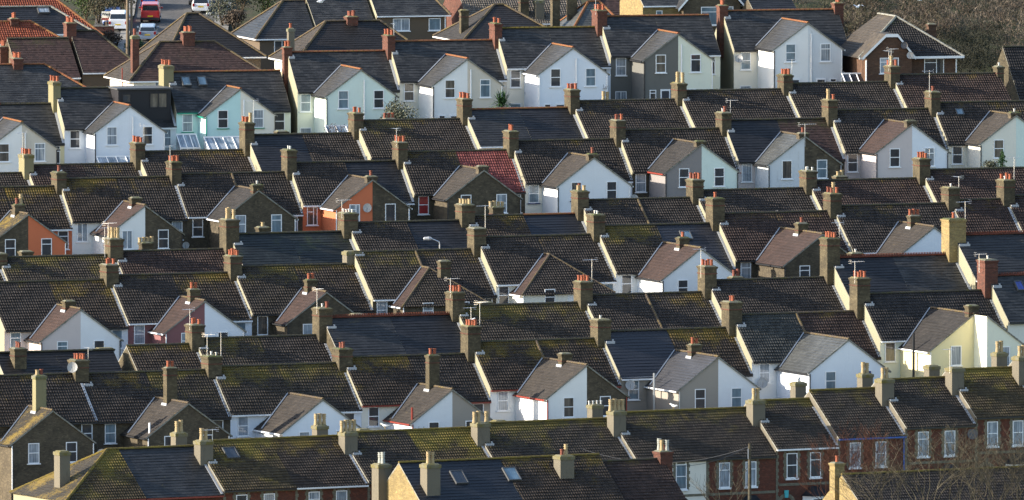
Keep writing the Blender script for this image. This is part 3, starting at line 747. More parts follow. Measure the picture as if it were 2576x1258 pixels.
row_units(1, [1817, 2107], [26], [
 dict(roofs=S2, walls=('W', 'Wg'), mains=('C', 'Wg'), ridge=('ridgeT', 'ridgeT'), ext=E(2032.6, 58, roof='xS', ridge='ridgeT'), chim=('BRC', 'tt', .0, 0, (.85, 1.2)), L=dict(extras=ddish(.07, -.9, 'dish', .36)), R=dict(extras=many(ddish(.62, -2.3, 'dish', .4, -8.0), lambda root, W, hd, rise, He, Hr: chimney(root, W, 0, Hr-2, Hr+.7, .9, 1.2, 'BRC', 'tt', 'capy')))),
])
# ================= second terrace
TT = ('T', 'T')
row_units(2, [-210, 66, 346, 621, 895, 1168, 1439, 1708, 1975, 2244, 2512], [438, 414, 380, 338, 302, 273.5, 253, 227, 209, 187], [
 dict(roofs=TT, walls=('Be', 'Be')),
 dict(roofs=('Tr', 'T'), walls=('C', 'C'), chim=('CY', 'tttt', .25)),
 dict(roofs=('T', 'To'), chim=('BC', 'tttt', .1), L=dict(extras=aer(.5, .2, 2.2, 5))),
 dict(roofs=('Sd', 'T'), chim=('BC', 'bttt', .4)),
 dict(roofs=('Tm', 'T'), chim=('BC', 'ttt', .0)),
 dict(roofs=('Sl', 'Sd'), walls=('C', 'C'), ridge=('ridgeT', 'ridgeT'), chim=('BC', 'tttt', .25)),
 dict(roofs=TT, chim=('BC', 'tott', .35)),
 dict(roofs=TT, chim=('BC', 'bbb', .0)),
 dict(roofs=TT, chim=('BC', 'ttttt', .1)),
 dict(roofs=('Tr', 'Tr'), chim=('BC', 'tbtt', .1), L=dict(extras=aer(-.2, .6, 1.8, 8)), R=dict(extras=lambda root, W, hd, rise, He, Hr: chimney(root, W, 0, Hr-2.5, Hr+.7, .7, 1.2, 'BC', 'c', 'cap'))),
])
# ================= third terrace
row_units(3, [-130, 148, 437, 727, 1006, 1285, 1554, 1820, 2087, 2346, 2620], [471.6, 448, 436, 407.6, 380.7, 353, 325.8, 300.6, 276, 256.7], [
 dict(roofs=('To', 'To'), walls=('B', 'Or'), ext=E(71, 539, roof='xL', chim=('mid', .75, 'ob', 'B', .45)), gutter='white'),
 dict(roofs=('To', 'T'), walls=('W', 'B'), ext=E(365, 517, roof='xR', chim=('mid', .6, '', 'BC', .55)), chim=('BC', 'o', -.1), L=dict(wst='case'), R=dict(extras=ddish(.74, -2.2, 'dish', .3, -7.3))),
 dict(roofs=('T', 'T'), walls=('B', 'B'), ext=E(650, 479, roof='xD', chim=('gable', .55, 'c')), chim=('BC', 'tttt', .4), roll=True),
 dict(roofs=('T', 'Sd'), walls=('Or', 'B'), ext=E(936.8, 452, roof='xB', chim=('gable', .35, 'o', 'B')), chim=('BC', 'cc', .45), L=dict(gutter='white', wst='case3', extras=ddish(.90, -.3, 'dish', .38, -7.4)), R=dict(wst='plain')),
 dict(roofs=('T', 'RED'), walls=('B', 'B'), ext=E(1216.8, 428, roof='xB', chim=('gable', .4, '', 'B'), L=dict(pane2='g_red')), chim=('BC', 'tttt', .2)),
 dict(roofs=TT, walls=('Wp', 'Wp'), mains=('C', 'Wp'), ext=E(1494, 396, roof='xB', sill='navy', chim=('gable', .35, 'o', 'B')), chim=('BC', 'tt', .2), L=dict(), R=dict(extras=ddish(.76, -1.5, 'dish', .36, -7.3))),
 dict(roofs=TT, walls=('Gr', 'Mi'), mains=('B', 'Mi'), ext=E(1765, 362, roof='xD', gut='redpaint', chim=('gable', .3, '', 'B')), chim=('BC', 'tot', .2)),
 dict(roofs=('Sd', 'MAR'), walls=('Wg', 'B'), mains=('Pk', 'B'), ext=E(2023.6, 342, roofL='xG', chim=('gable', .3, 'o', 'B')), chim=('BC', 'oc', .0), L=dict(wst='plain', extras=lambda root, W, hd, rise, He, Hr: aerial(root, W, -hd-3.4, Hr-2.0, 2.0, 10, 1.6))),
 dict(roofs=TT, walls=('Pk', 'Wb'), ext=E(2294.5, 312, roof='xR', chim=('gable', .35, '', 'B')), chim=('BC', 'tbt', .25)),
 dict(roofs=TT, walls=('C', 'Mi'), ext=E(2556, 290, roof='xB', chim=('gable', .3, 'c', 'B')), chim=('BC', 'o', .3), L=dict(extras=sky(.42, .9, 'g_blue', .7, .8))),
])
# ================= fourth terrace
row_units(4, [-294, -4, 286, 577, 875, 1170, 1459, 1748, 2033, 2318, 2605], [662, 645, 630, 586, 558, 541, 501, 476.7, 452, 425], [
 dict(roofs=('Tm', 'Tm')),
 dict(roofs=('Tm', 'Tm'), chim=('BC', '', -.4)),
 dict(roofs=('Tr', 'Tr'), chim=('BC', 'bbbb', .35, 0, (1.3, 1.8)), L=dict(extras=aer(-.9, -.5, 2.6, 190))),
 dict(roofs=('Sg', 'Sg'), chim=('BC', 'bbb', .5, 0, (1.3, 1.9))),
 dict(roofs=('T', 'Sd'), chim=('BC', 'cccc', .1, 0, (1.4, 1.8))),
 dict(roofs=('To', 'Sh'), ridge=('ridgeD', 'ridgeT'), chim=('BC', 'ssss', .25, 0, (1.3, 1.8))),
 dict(roofs=TT, roll=True, chim=('BC', 'sso', .05)),
 dict(roofs=TT, chim=('BC', 'toto', .2)),
 dict(roofs=('Tr', 'Tr'), chim=('BC', 'ccc', .1)),
 dict(roofs=('Tr', 'Tr'), chim=('BC', 'tttoc', .25)),
])
# ================= fifth terrace
row_units(5, [-35, 275, 586, 889, 1199, 1499, 1799, 2094, 2391, 2530, 2830], [708, 690, 668, 631, 594, 565.7, 535, 515.4, 502.5, 490], [
 dict(roofs=('T', 'To'), walls=('Pk', 'Wp'), ext=E(202.5, 778, roof='xR', chim=('mid', .6, '', 'BC', .5)), next_y=690),
 dict(roofs=('T', 'To'), walls=('Ve', 'Wb'), ext=E(514.7, 757, roof='xR', chim=('mid', .9, 'tt', 'BC', .55)), chim=('BC', 'ttt', .15, 0, (1.2, 1.8)), gutter='white', L=dict(extras=ddish(.84, -1.3, 'dish', .38, -7.6))),
 dict(roofs=('Tm', 'To'), walls=('B', 'B'), ext=E(820.7, 735, roof='xR', chim=('mid', .9, 'tt', 'BC', .35)), chim=('BC', 'ttttt', .15), L=dict(wst='plain')),
 dict(roofs=('Tm', 'T'), walls=('B', 'B'), roll=True, ext=E(1107, 682, roof='xR', kind='hip', wo=3.9, chim=('gable', .9, '', 'BC')), chim=('CR', '', -.75, 0.4, (1.4, 1.2)), L=dict(flank='Fl')),
 dict(roofs=TT, walls=('C', 'W'), ext=E(1418, 648, roof='xR', kind='hip', wo=4.1), chim=('BC', '', .0, 0, (1.2, 1.8)), gutter='white'),
 dict(roofs=('Tm', 'Sb'), walls=('Wp', 'Wp'), mains=('W', 'Wp'), ext=E(1762.7, 624.5, roof='xR', chim=('mid', .75, 't', 'BC', .52)), chim=('BC', 'cc', .2), R=dict(extras=sky(.42, .95, 'g_blue', .95, 1.1))),
 dict(roofs=('Tr', 'Tr'), walls=('B', 'B'), ext=E(2068.7, 589, roof='xR', chim=('mid', .75, 'o', 'BC', .5)), chim=('BC', 't', .55, 0, (1.2, 1.8)), R=dict(extras=ddish(.1, 3.2, 'dish', .4, 1.0))),
 dict(roofs=TT, walls=('Wb', 'Wb'), ext=E(2350, 571, roof='xB', chim=('mid', .8, 'ttt', 'BC', .42)), chim=('BC', 'tobo', .3)),
 dict(roofs=('Tr',), walls=('B',), single=True, chim=('BC', 'c', .3)),
 dict(roofs=('Tr', 'Tr'), walls=('B', 'B'), chim=('BC', 'tctt', .6)),
])
# ================= sixth terrace
row_units(6, [-14, 284], [884], [
 dict(roofs=('Peg', 'Peg'), chim=None, L=dict(extras=lambda root, W, hd, rise, He, Hr: chimney(root, W*.32, -1.1, Hr-2, Hr+.5, 1.15, 1.2, 'BC', 'oo', 'cap')), R=dict(extras=lambda root, W, hd, rise, He, Hr: chimney(root, W*.9, .6, Hr-2, Hr+.15, 1.5, 1.0, 'BC', '', 'capy'))),
])
row_units(6, [318, 490, 811, 1145, 1467, 1779, 2088, 2399, 2720], [868, 848, 795.6, 766, 739.3, 702, 645, 588], [
 dict(roofs=('To',), single=True, flank='BC', walls=('BC',), win=False),
 dict(roofs=('Tm', 'T'), chim=('BC', 'ttt', .3)),
 dict(roofs=('Sl', 'Sd'), flank='BC', ridge=('crest', 'crest'), chim=('BC', 'o c', -.05, 0, (1.3, 1.7))),
 dict(roofs=('Tm', 'Tm'), chim=('BC', 'tttt', .3, 0, (1.2, 1.7))),
 dict(roofs=TT, roll=True, chim=('BC', 'tttt', .3, 0, (1.2, 1.7))),
 dict(roofs=TT, chim=('BC', 'tott', .35, 0, (1.2, 1.7)), L=dict(extras=aer(-.7, .3, 2.4, 175))),
 dict(roofs=('Sd', 'S'), ridge=('crest', 'crest'), chim=('BC', 'ttttt', .8, 0, (1.3, 1.7))),
 dict(roofs=('Sl', 'Sl'), ridge=('crest', 'crest'), flank='Fl', chim=('BY', 't', .5, 0, (1.7, 1.8))),
])
# ================= seventh terrace
row_units(7, [-115, 198, 532, 861, 1184, 1511, 1841, 2163, 2484, 2800], [945, 936, 918.6, 895.4, 856.7, 829.6, 788, 735.4, 690], [
 dict(roofs=('To', 'T'), walls=('B', 'B'), ext=E(131.6, 1033, roof='xL', chim=('mid', 2.7, 'so', 'CY', .45), pipe='white'), R=dict(extras=ddish(.68, -2.4, 'dish', .4, -8.6))),
 dict(roofs=('T', 'Tm'), walls=('B', 'B'), ext=E(473.5, 1014.8, roof='xB', chim=('mid', 2.7, 'tt', 'BC', .45), pipe='white'), chim=('BC', 'tttot', .35, 0, (1.3, 1.7)), flank='lead', L=dict(extras=many(ddish(-.15, 4.0, 'dish', .42, -.4), xpipe(-3.2, -8.5, 0, 5.2, 'white', .08)))),
 dict(roofs=('Tm', 'Tm'), walls=('Wb', 'Wb'), ext=E(811.7, 1004.5, roof='xB'), chim=('BC', 'c c', .1, 0, (1.3, 1.7)), L=dict(extras=many(aer(-.5, .0, 2.7, 20), xpipe(-2.2, -8.6, 0, 5.0, 'black', .09)))),
 dict(roofs=('To', 'T'), walls=('Wp', 'Tp'), mains=('C', 'Tp'), ext=E(1137.6, 980, roof='xB', chim=('mid', 2.6, 'tt', 'BC', .42), gut='redpaint'), chim=('BC', 'oo', -.05, 0, (1.3, 1.7)), gutter='redpaint', L=dict(extras=many(ddish(.50, -1.7, 'dish', .42, -8.6), xpipe(-3.3, -8.6, 0, 5.1, 'redpaint', .09)))),
 dict(roofs=('To', 'To'), walls=('W', 'B'), ext=E(1480.3, 918.6, roof='xB', chim=('mid', .75, '', 'BC', .5), gut='redpaint', pipe='redpaint'), chim=('BC', 'ttttc', .55, 0, (1.25, 1.7)), roll=True, gutter='redpaint', L=dict(extras=aer(-.1, .9, 2.0, 185))),
 dict(roofs=('Sb', 'To'), walls=('Tp', 'Wp'), mains=('Tp', 'Wp'), ext=E(1815.7, 898, roof='xBl', chim=('mid', .8, 'tt', 'BC', .45), pipe='alu'), chim=('BC', 'c', .2, 0, (1.3, 1.7)), L=dict(gutter='white', extras=many(ddish(.12, -.7, 'dish', .4), xpipe(-4.1, -6.5, 0, 5.6, 'alu', .09)))),
 dict(roofs=('Tg', 'Tr'), walls=('Wb', 'Wb'), mains=('W', 'Wb'), ridge=('ridgeD', 'ridgeB'), ext=E(2143.6, 854, roof='xG', R=dict(pane='g_navy')), roll=True, chim=('BC', 'to', .3, 0, (1.3, 1.7)), L=dict(extras=ddish(.14, -1.9, 'dish', .42))),
 dict(roofs=('Tk', 'Tk'), walls=('Ye', 'Mc'), mains=('Mc', 'Mc'), ext=E(2450, 790, roof='xD', wo=4.0, chim=('gable', .75, '', 'BC'), R={'dL': 2.4}), chim=('BC', 'tttt', .55, 0, (1.3, 1.7)), L=dict(wst='plain', gutter='white', extras=xpipe(-4.3, -7.0, 0, 5.8, 'black', .10))),
 dict(roofs=('S', 'S'), walls=('C', 'C'), ridge=('crest', 'crest'), chim=('BRC', 'c', .55, 0, (1.3, 1.7)), L=dict(extras=many(sky(.42, .8, 'g_navy', .7, 1.1), aer(-.9, .3, 1.6, 5)))),
])
# ================= red brick front terrace
cr = lambda p, dz=0.0: ('CR', p, dz, -1.4, (1.25, 1.25))
FR = dict(front={}, flank='CR', mains=('BR', 'BR'))
row_units(8, [100, 492, 855, 1188, 1530, 1880], [1130, 1104, 1083, 1060, 1033], [
 dict(roofs=('Ty', 'Sl'), walls=('BR', 'BR'), ridge=('ridgeY', 'ridgeY'), hip=5.85, chim=None, front=False, gutter='redpaint', next_y=1104, L=dict(extras=lambda root, W, hd, rise, He, Hr: chimney(root, 1.5, -.9, Hr-4.5, Hr+.15, 1.0, 1.15, 'CR', '', 'capy', bands=False))),
 dict(roofs=('Ty', 'To'), walls=('BR', 'BR'), ridge=('ridgeY', 'ridgeY'), chim=cr('bb'), front={}, flank='CR', L=dict(extras=sky(.38, 1.0, 'g_dark', 1.1, 1.3)), R=dict(gutter='white')),
 dict(roofs=('Tm', 'Ty'), walls=('BR', 'BR'), ridge=('ridgeY', 'ridgeY'), chim=cr('bbbb'), front={}, flank='CR'),
 dict(roofs=('Tm', 'Tm'), walls=('BR', 'BR'), ridge=('ridgeY', 'ridgeY'), chim=cr('bb b'), front={}, flank='CR'),
 dict(roofs=('Tm', 'Tm'), walls=('C', 'BR'), ridge=('ridgeY', 'ridgeY'), chim=cr('bbbb', .1), front={}, flank='CR'),
])
row_units(8, [1880, 2035, 2204, 2380, 2548, 2720], [1006.5, 980, 953, 928, 903], [
 dict(roofs=('Tm',), walls=('BR',), single=True, ridge=('ridgeY',), chim=cr('bb'), front={'key': 'teal'}, flank='CR', gutter='white'),
 dict(roofs=('Tm',), walls=('BR',), single=True, ridge=('ridgeY',), chim=None, front={}, flank='CR', gutter='bluepaint', extras=xpipe(-.15, -4.75, 0, 5.4, 'bluepaint', .06, 'downpipe')),
 dict(roofs=('Tm',), walls=('BR',), single=True, ridge=('ridgeY',), chim=cr('bb'), front={'bay': 'Sb'}, flank='CR', gutter='black', extras=ddish(.93, -.9, 'dishd', .42)),
 dict(roofs=('Ty',), walls=('BR',), single=True, ridge=('ridgeY',), chim=cr('', .1), front={'bay': 'Sb'}, flank='CR', gutter='black'),
 dict(roofs=('Ty',), walls=('BR',), single=True, ridge=('ridgeY',), chim=cr('bb', .2), front={}, flank='CR'),
])
# ================= bottom terrace
def st9(xf, y, zt, pots, wx=1.3, wy=1.3):
    def f(root, W, hd, rise, He, Hr): chimney(root, W*xf, y, Hr-4.5, Hr+zt, wx, wy, 'CR', pots, 'capy', bands=False)
    return f
row_units(9, [1003, 1507], [1154], [
 dict(roofs=('Sh', 'To'), walls=('BY', 'B'), ridge=('ridgeY', 'ridgeY'), flank='BY', chim=None, front=False, win=False, L=dict(extras=many(st9(.16, -2.6, .1, 'bb'), st9(-.02, 2.6, -.2, 'gg', 1.2), sky(.5, 1.3, 'g_dark', 1.1, 1.5))), R=dict(flank='B', extras=many(st9(.55, -1.6, .25, 'ob', 1.35), sky(.03, 1.2, 'g_blue', 1.15, 1.5)))),
])
row_units(9, [1515, 1668], [1158], [
 dict(roofs=('Tr',), walls=('BY',), single=True, flank='BY', ridge=('ridgeD',), chim=None, extras=lambda root, W, hd, rise, He, Hr: chimney(root, W, 0, Hr-3.6, Hr+.7, 1.2, 1.3, 'BRC', 'gbog', 'cap')),
])

def backstack(row, px, pyt, pots='', mat='BC', dist=6.0, wx=1.1, wy=1.0):
    """chimney of a rear extension on the far side, looking over the ridge"""
    Y0, a = ROWS[row][:2]; p = on_row(px, pyt, Y0+dist/math.cos(a), a)
    for (r, root, w, a_, loc, hd) in HLIST:
        if r != row: continue
        d = p-loc; lx = d.x*math.cos(a_)+d.y*math.sin(a_); ly = -d.x*math.sin(a_)+d.y*math.cos(a_)
        if 0 <= lx < w:
            chimney(root, lx, ly, d.z-3.0, d.z, wx, wy, mat, pots, 'cap' if mat == 'BC' else 'capy', bands=mat == 'BC', nm='extension_chimney')
            eb = MB(); eb.box(max(0.01, lx-2.2), min(w-.01, lx+2.2), ly-2.4, ly+1.2, -2, d.z-2.2); eb.build('rear_extension', ['B'], root)
            return
for a_ in ((2, 708, 328, ''), (2, 978, 296, 'oot'), (2, 1523, 254, 'bb'), (4, 2113, 441, 'ss'), (4, 65, 630, ''), (4, 367, 608, 'ssss'), (4, 661, 569, 's'), (4, 1249, 518, 'ssss'), (6, 1221, 758, ''), (6, 898, 788, ''),
           (6, 2152, 634, 'c'), (6, 1851, 694, 'od'), (6, 380, 874, '')): backstack(*a_)
for a_ in ((8, 805, 1068, 'bbb', 'CR'), (8, 450, 1086, 'bb', 'CR'), (8, 1497, 1016, 'cccc', 'CR'), (8, 2008, 960, 'c', 'CR'), (8, 2176, 938, 'bb', 'CR'), (8, 2344, 918, '', 'CR'), (8, 2514, 885, 'bb', 'CR'), (8, 912, 1078, '', 'CR'), (8, 1255, 1056, '', 'CR')): backstack(*a_)
# ------------------------------------------------------------------ detached and hipped houses behind the top terrace
def detached(name, label, xl, xr, y, Y0, a, hd, rise, He, hL=0, hR=0, tile='S', wall='Pd', flank=None, wins=(), chims=(), ridge='ridgeB', gutter='white', kind=None, left_tile=None, extras=None, ground=True, wl=None):
    a = R(a); M = on_row((xl+xr)/2, y, Y0, a); PL = on_row(xl, y, Y0, a); PR = on_row(xr, y, Y0, a)
    w = math.hypot(PR.x-PL.x, PR.y-PL.y); Hr = He+rise; loc = Vector((PL.x, PL.y, M.z-Hr))
    root = empty(name, loc, a); g = .25; zb = -3.0
    mb = MB(); X0, X1 = -hL+(g if hL else 0), w+hR-(g if hR else 0)
    for (p, q, m) in (((X0, -hd), (X1, -hd), 0), ((X1, -hd), (X1, hd), 1), ((X1, hd), (X0, hd), 0), ((X0, hd), (X0, -hd), 1)):
        mb.face([(p[0], p[1], zb), (q[0], q[1], zb), (q[0], q[1], He-.05), (p[0], p[1], He-.05)], m)
    if not hL: mb.face([(X0, hd, He-.05), (X0, -hd, He-.05), (X0, 0, Hr-.06)], 1)
    if not hR: mb.face([(X1, -hd, He-.05), (X1, hd, He-.05), (X1, 0, Hr-.06)], 1)
    mb.build('wall', [wall, flank or wall], root)
    mb = MB(); k = kind or ('T' if tile[0] in 'TRO' or tile in ('BTL',) else 'S'); hyp = math.hypot(hd, rise); ov = .3; L = hyp+ov; sc = L/hyp
    tiled(mb, (0, 0, Hr), (1, 0, 0), Vector((0, -hd, -rise)).normalized(), L, (0, w), (-hL*sc, w+hR*sc), 0, k)
    zz = Hr-rise*sc
    mb.face([(w, 0, Hr), (0, 0, Hr), (-hL*sc, hd*sc, zz), (w+hR*sc, hd*sc, zz)], 0)
    if hL: tiled(mb, (0, 0, Hr), (0, -1, 0), Vector((-hL, 0, -rise)).normalized(), math.hypot(hL, rise)*sc, (0, 0), (-hd*sc, hd*sc), 2, 'S')
    else: mb.face([(0, -hd*sc, zz-.1), (0, 0, Hr-.1), (0, 0, Hr+.03), (0, -hd*sc, zz+.04)][::-1], 1)
    if hR: tiled(mb, (w, 0, Hr), (0, -1, 0), Vector((hR, 0, -rise)).normalized(), math.hypot(hR, rise)*sc, (0, 0), (-hd*sc, hd*sc), 0, 'S')
    rf = mb.build('roof', [tile, 'mortar', left_tile or tile], root)
    ridge_line((0, 0, Hr+.03), (w, 0, Hr+.03), .13, ridge, rf)
    for s, hh, x in ((-1, hL, 0), (1, hR, w)):
        if hh:
            ridge_line((x, 0, Hr+.03), (x+s*hh*sc, -hd*sc, zz+.05), .13, ridge, rf); ridge_line((x, 0, Hr+.03), (x+s*hh*sc, hd*sc, zz+.05), .13, ridge, rf)
    gb = MB(); gb.box(-hL*sc, w+hR*sc, -hd*sc-.08, -hd*sc+.03, zz-.14, zz-.02)
    if hL: gb.box(-hL*sc-.08, -hL*sc, -hd*sc, hd*sc, zz-.14, zz-.02)
    gb.build('gutter', [gutter], root)
    W = w+hL+hR
    for (fx, dz, ww, wh, st, pane) in wins: window(root, -hL+W*fx, He+dz, ww, wh, -hd, st, pane)
    for (cx_, cy_, dz, wx, wy, mat, pots) in chims: chimney(root, cx_, cy_, Hr-3.8, Hr+dz, wx, wy, mat, pots, random.choice(['cap', 'capy']), bands=mat[0] == 'B')
    if extras: extras(root, w, hd, rise, He, Hr)
    if ground: GROUND.append((loc+Vector((math.cos(a), math.sin(a), 0))*w/2, a, hd))
    tag(root, label, 'house'); return root

def flatdish(x, y, z, m='dish', r=.34):
    def f(root, w, hd, rise, He, Hr): dish(root, x, y, He+z, r, m)
    return f
# left side, across the street from the top terrace
detached('hipped_house', 'dark slate house with a red hip ridge and brick chimney at the left edge', -110, 112, 163, 1333, 15, 4.6, 3.0, 5.2, 0, 4.6, 'S', 'C', ridge='ridgeT', gutter='black', wins=((.45, -.35, 1.6, 1.2, 'case', None), (.85, -.3, 1.0, 1.2, 'sash', None)), chims=((5.6, 0, .65, .95, 1.6, 'BRC', 'tttt'),))
detached('terraced_house', 'maroon tiled terraced house with worn slates and chimney near the left edge', 18, 172, 97, 1350, 15, 4.6, 3.2, 5.2, 0, 0, 'MAR', 'Pd', ridge='ridgeD', chims=((-.4, 0, -.6, .8, 1.2, 'BRC', 'tt'),))
detached('hipped_house', 'maroon tiled hipped house with white window above the brown pebbledash wall', 176, 240, 78, 1351, 15, 4.9, 3.4, 5.2, 0, 3.4, 'MAR', 'Pd', ridge='ridgeD', wins=((.62, -.3, 1.5, 1.15, 'case', 'g_net'),), chims=((0, 0, .85, 1.0, 1.5, 'BRC', 'tttt'),))
def bricks_stack(root, w, hd, rise, He, Hr):
    chimney(root, -2.95, -2.6, He-.6, He+3.9, .7, .9, 'BRC', 'd', 'cap', bands=False)
    pipe(root, -4.0, -2.0, 0, He+.9, 'redpaint', .05, 'soil_pipe')
detached('hipped_house', 'broad hipped house half old tiles half blue slates with a white wall', 402, 540, 105, 1336, 15, 4.6, 3.1, 5.2, 3.8, 4.2, 'MAR', 'C', ridge='ridgeB', left_tile='xB', wins=((.2, -.25, .8, .85, 'plain', 'g_net'),),
         chims=((2.6, 0, .95, 1.2, 1.3, 'BRC', 'tttt'),), extras=bricks_stack)
detached('hipped_house', 'mossy tiled hipped house beside the street with pointed roof and side wing', 470, 500, 34, 1352, 15, 5.2, 3.6, 5.0, 3.2, 4.8, 'Peg', 'Pd', ridge='ridgeB', left_tile='xB', gutter='white')
detached('house', 'house with bright orange tiled roof in the top left corner', -80, 128, -10, 1382, 15, 5.2, 3.4, 5.0, 0, 3.6, 'ORA', 'C', ridge='ridgeT', wins=())
detached('house', 'grey slate roofed house wing with small roof window at top left', -60, 128, 18, 1372, 15, 3.4, 2.2, 4.6, 0, 3.2, 'Sd', 'W', ridge='mortar', extras=sky(.88, .35, 'g_net', 1.1, .8))
detached('house', 'low orange tiled hipped roof behind a brick chimney at left edge', -20, 78, 55, 1362, 15, 2.6, 1.7, 4.6, 0, 2.6, 'ORA', 'W', ridge='ridgeT', chims=((2.0, -.2, .4, .8, 1.2, 'BRC', 'tt'),))
# middle
detached('hipped_house', 'blue slate hipped house with brown pebbledash wall right of the shrubs', 711, 765, 2, 1366, 15, 4.6, 3.1, 5.2, 3.6, 0, 'Sl', 'Pd', ridge='ridgeB', wins=((.42, -.35, 1.5, 1.3, 'case', 'g_dark'), (.95, -.35, 1.2, 1.2, 'case', 'g_net')))
detached('terraced_house', 'dark slate roofed house with cream flank beside the blue hipped house', 765, 916, -20, 1367, 15, 4.6, 3.1, 5.2, 0, 0, 'S', 'Pd', flank='Fl', chims=((0, 0, .8, 1.0, 1.3, 'BRC', 'tt'),))
detached('terraced_house', 'brown pebbledashed house with two white windows and white downpipe at top centre', 916, 1046, -52, 1368, 15, 4.6, 3.0, 5.2, 0, 2.0, 'S', 'Pd', flank='Fl', wins=((.34, -.45, 1.6, 1.15, 'case', 'g_net'), (.80, -.45, 1.15, 1.15, 'plain', 'g_blue')), extras=lambda r, w, hd, rise, He, Hr: pipe(r, w+1.6, -hd, 0, He-.2, 'white', .06))
def h8(root, w, hd, rise, He, Hr):
    chimney(root, -4.0, -2.8, He-.5, He+2.9, .62, .7, 'CR', 't', 'cap', bands=False)
    aerial(root, 5.6, -3.2, He+.6, 2.6, 100, .7)
detached('hipped_house', 'wide brown tiled hipped house with central brick chimney behind the mint house', 819.5, 956, 53, 1341, 15, 4.7, 3.3, 5.2, 3.9, 3.8, 'Peg', 'C', ridge='ridgeB', left_tile='xB', chims=((2.4, 0, .5, 1.1, 1.3, 'BRC', 'oooo'),), extras=h8)
detached('hipped_house', 'small hipped house with yellow wall and lichen ridge behind the terrace', 1244, 1268, 12, 1344, 15, 5.0, 2.9, 4.6, 4.2, 4.4, 'Peg', 'BY', ridge='ridgeB', left_tile='xD', chims=((-3.3, -1.5, -.3, .8, .8, 'BC', ''),))
detached('house', 'long house with pale ribbed tiled roof between tall chimneys at the top', 1140, 1440, -60, 1372, 15, 5.5, 4.0, 5.0, 0, 0, 'Tc', 'BRC', ridge='ridgeD', wins=((.65, -.3, 1.6, 1.0, 'case', None), (.8, -.3, 1.4, 1.0, 'case', None)),
         chims=((5.6, -4.6, -1.6, .9, .9, 'BC', ''), (7.0, -4.9, -2.0, .9, .9, 'CR', 'b')))
detached('hipped_house', 'pale blue slate hipped house with red ridge behind the white terrace house', 1480, 1508, 4, 1346, 15, 4.4, 3.1, 4.8, 3.1, 2.2, 'xG', 'W', ridge='ridgeT', left_tile='xG', chims=((-3.0, .6, .9, .8, .9, 'BC', ''), (-1.4, .6, 1.0, .9, .9, 'BC', '')))
def h12(root, w, hd, rise, He, Hr):
    mb = MB(); yf = -hd-1.2; x0, x1 = w*.34, w*.86; zt = He+3.2; xm = (x0+x1)/2
    mb.box(x0, x1, yf, -hd+1, -2, He); mb.face([(x0, yf, He), (x1, yf, He), (xm, yf, zt)]); g_ = mb.build('gable_wing', ['B'], root)
    rb = MB()
    for s, xe in ((-1, x0-.6), (1, x1+.6)):
        rb.face([(xm, yf-.4, zt+.1), (xe, yf-.4, He-.4), (xe, 0, He-.4), (xm, 0, zt+.1)]); rb.face([(xm, yf-.4, zt-.15), (xe, yf-.4, He-.65), (xe, yf-.4, He-.4), (xm, yf-.4, zt+.1)], 1)
    rb.build('wing_roof', ['S', 'white'], root)
    window(root, xm+.5, He-.25, 3.1, 1.7, yf, 'case3', 'g_blue')
detached('house', 'yellow flint brick house with dark gable and wide white windows at top', 1588, 1862, -50, 1352, 15, 4.0, 2.0, 5.2, 0, 0, 'S', 'BY', ridge='ridgeD', wins=((.15, -.6, .6, .7, 'plain', 'g_blue'),), extras=h12)
detached('house', 'dark plum roofed house with brown brick wall left of the yellow flint house', 1520, 1560, -22, 1366, 15, 4.2, 2.6, 5.0, 2.6, 2.6, 'MAR', 'B', ridge='ridgeD')
detached('house', 'grey roofed outbuilding behind the top terrace chimneys near the scrub', 1880, 1990, -4, 1345, 15, 3.2, 1.6, 3.4, 0, 0, 'Sd', 'B', ridge='ridgeD')
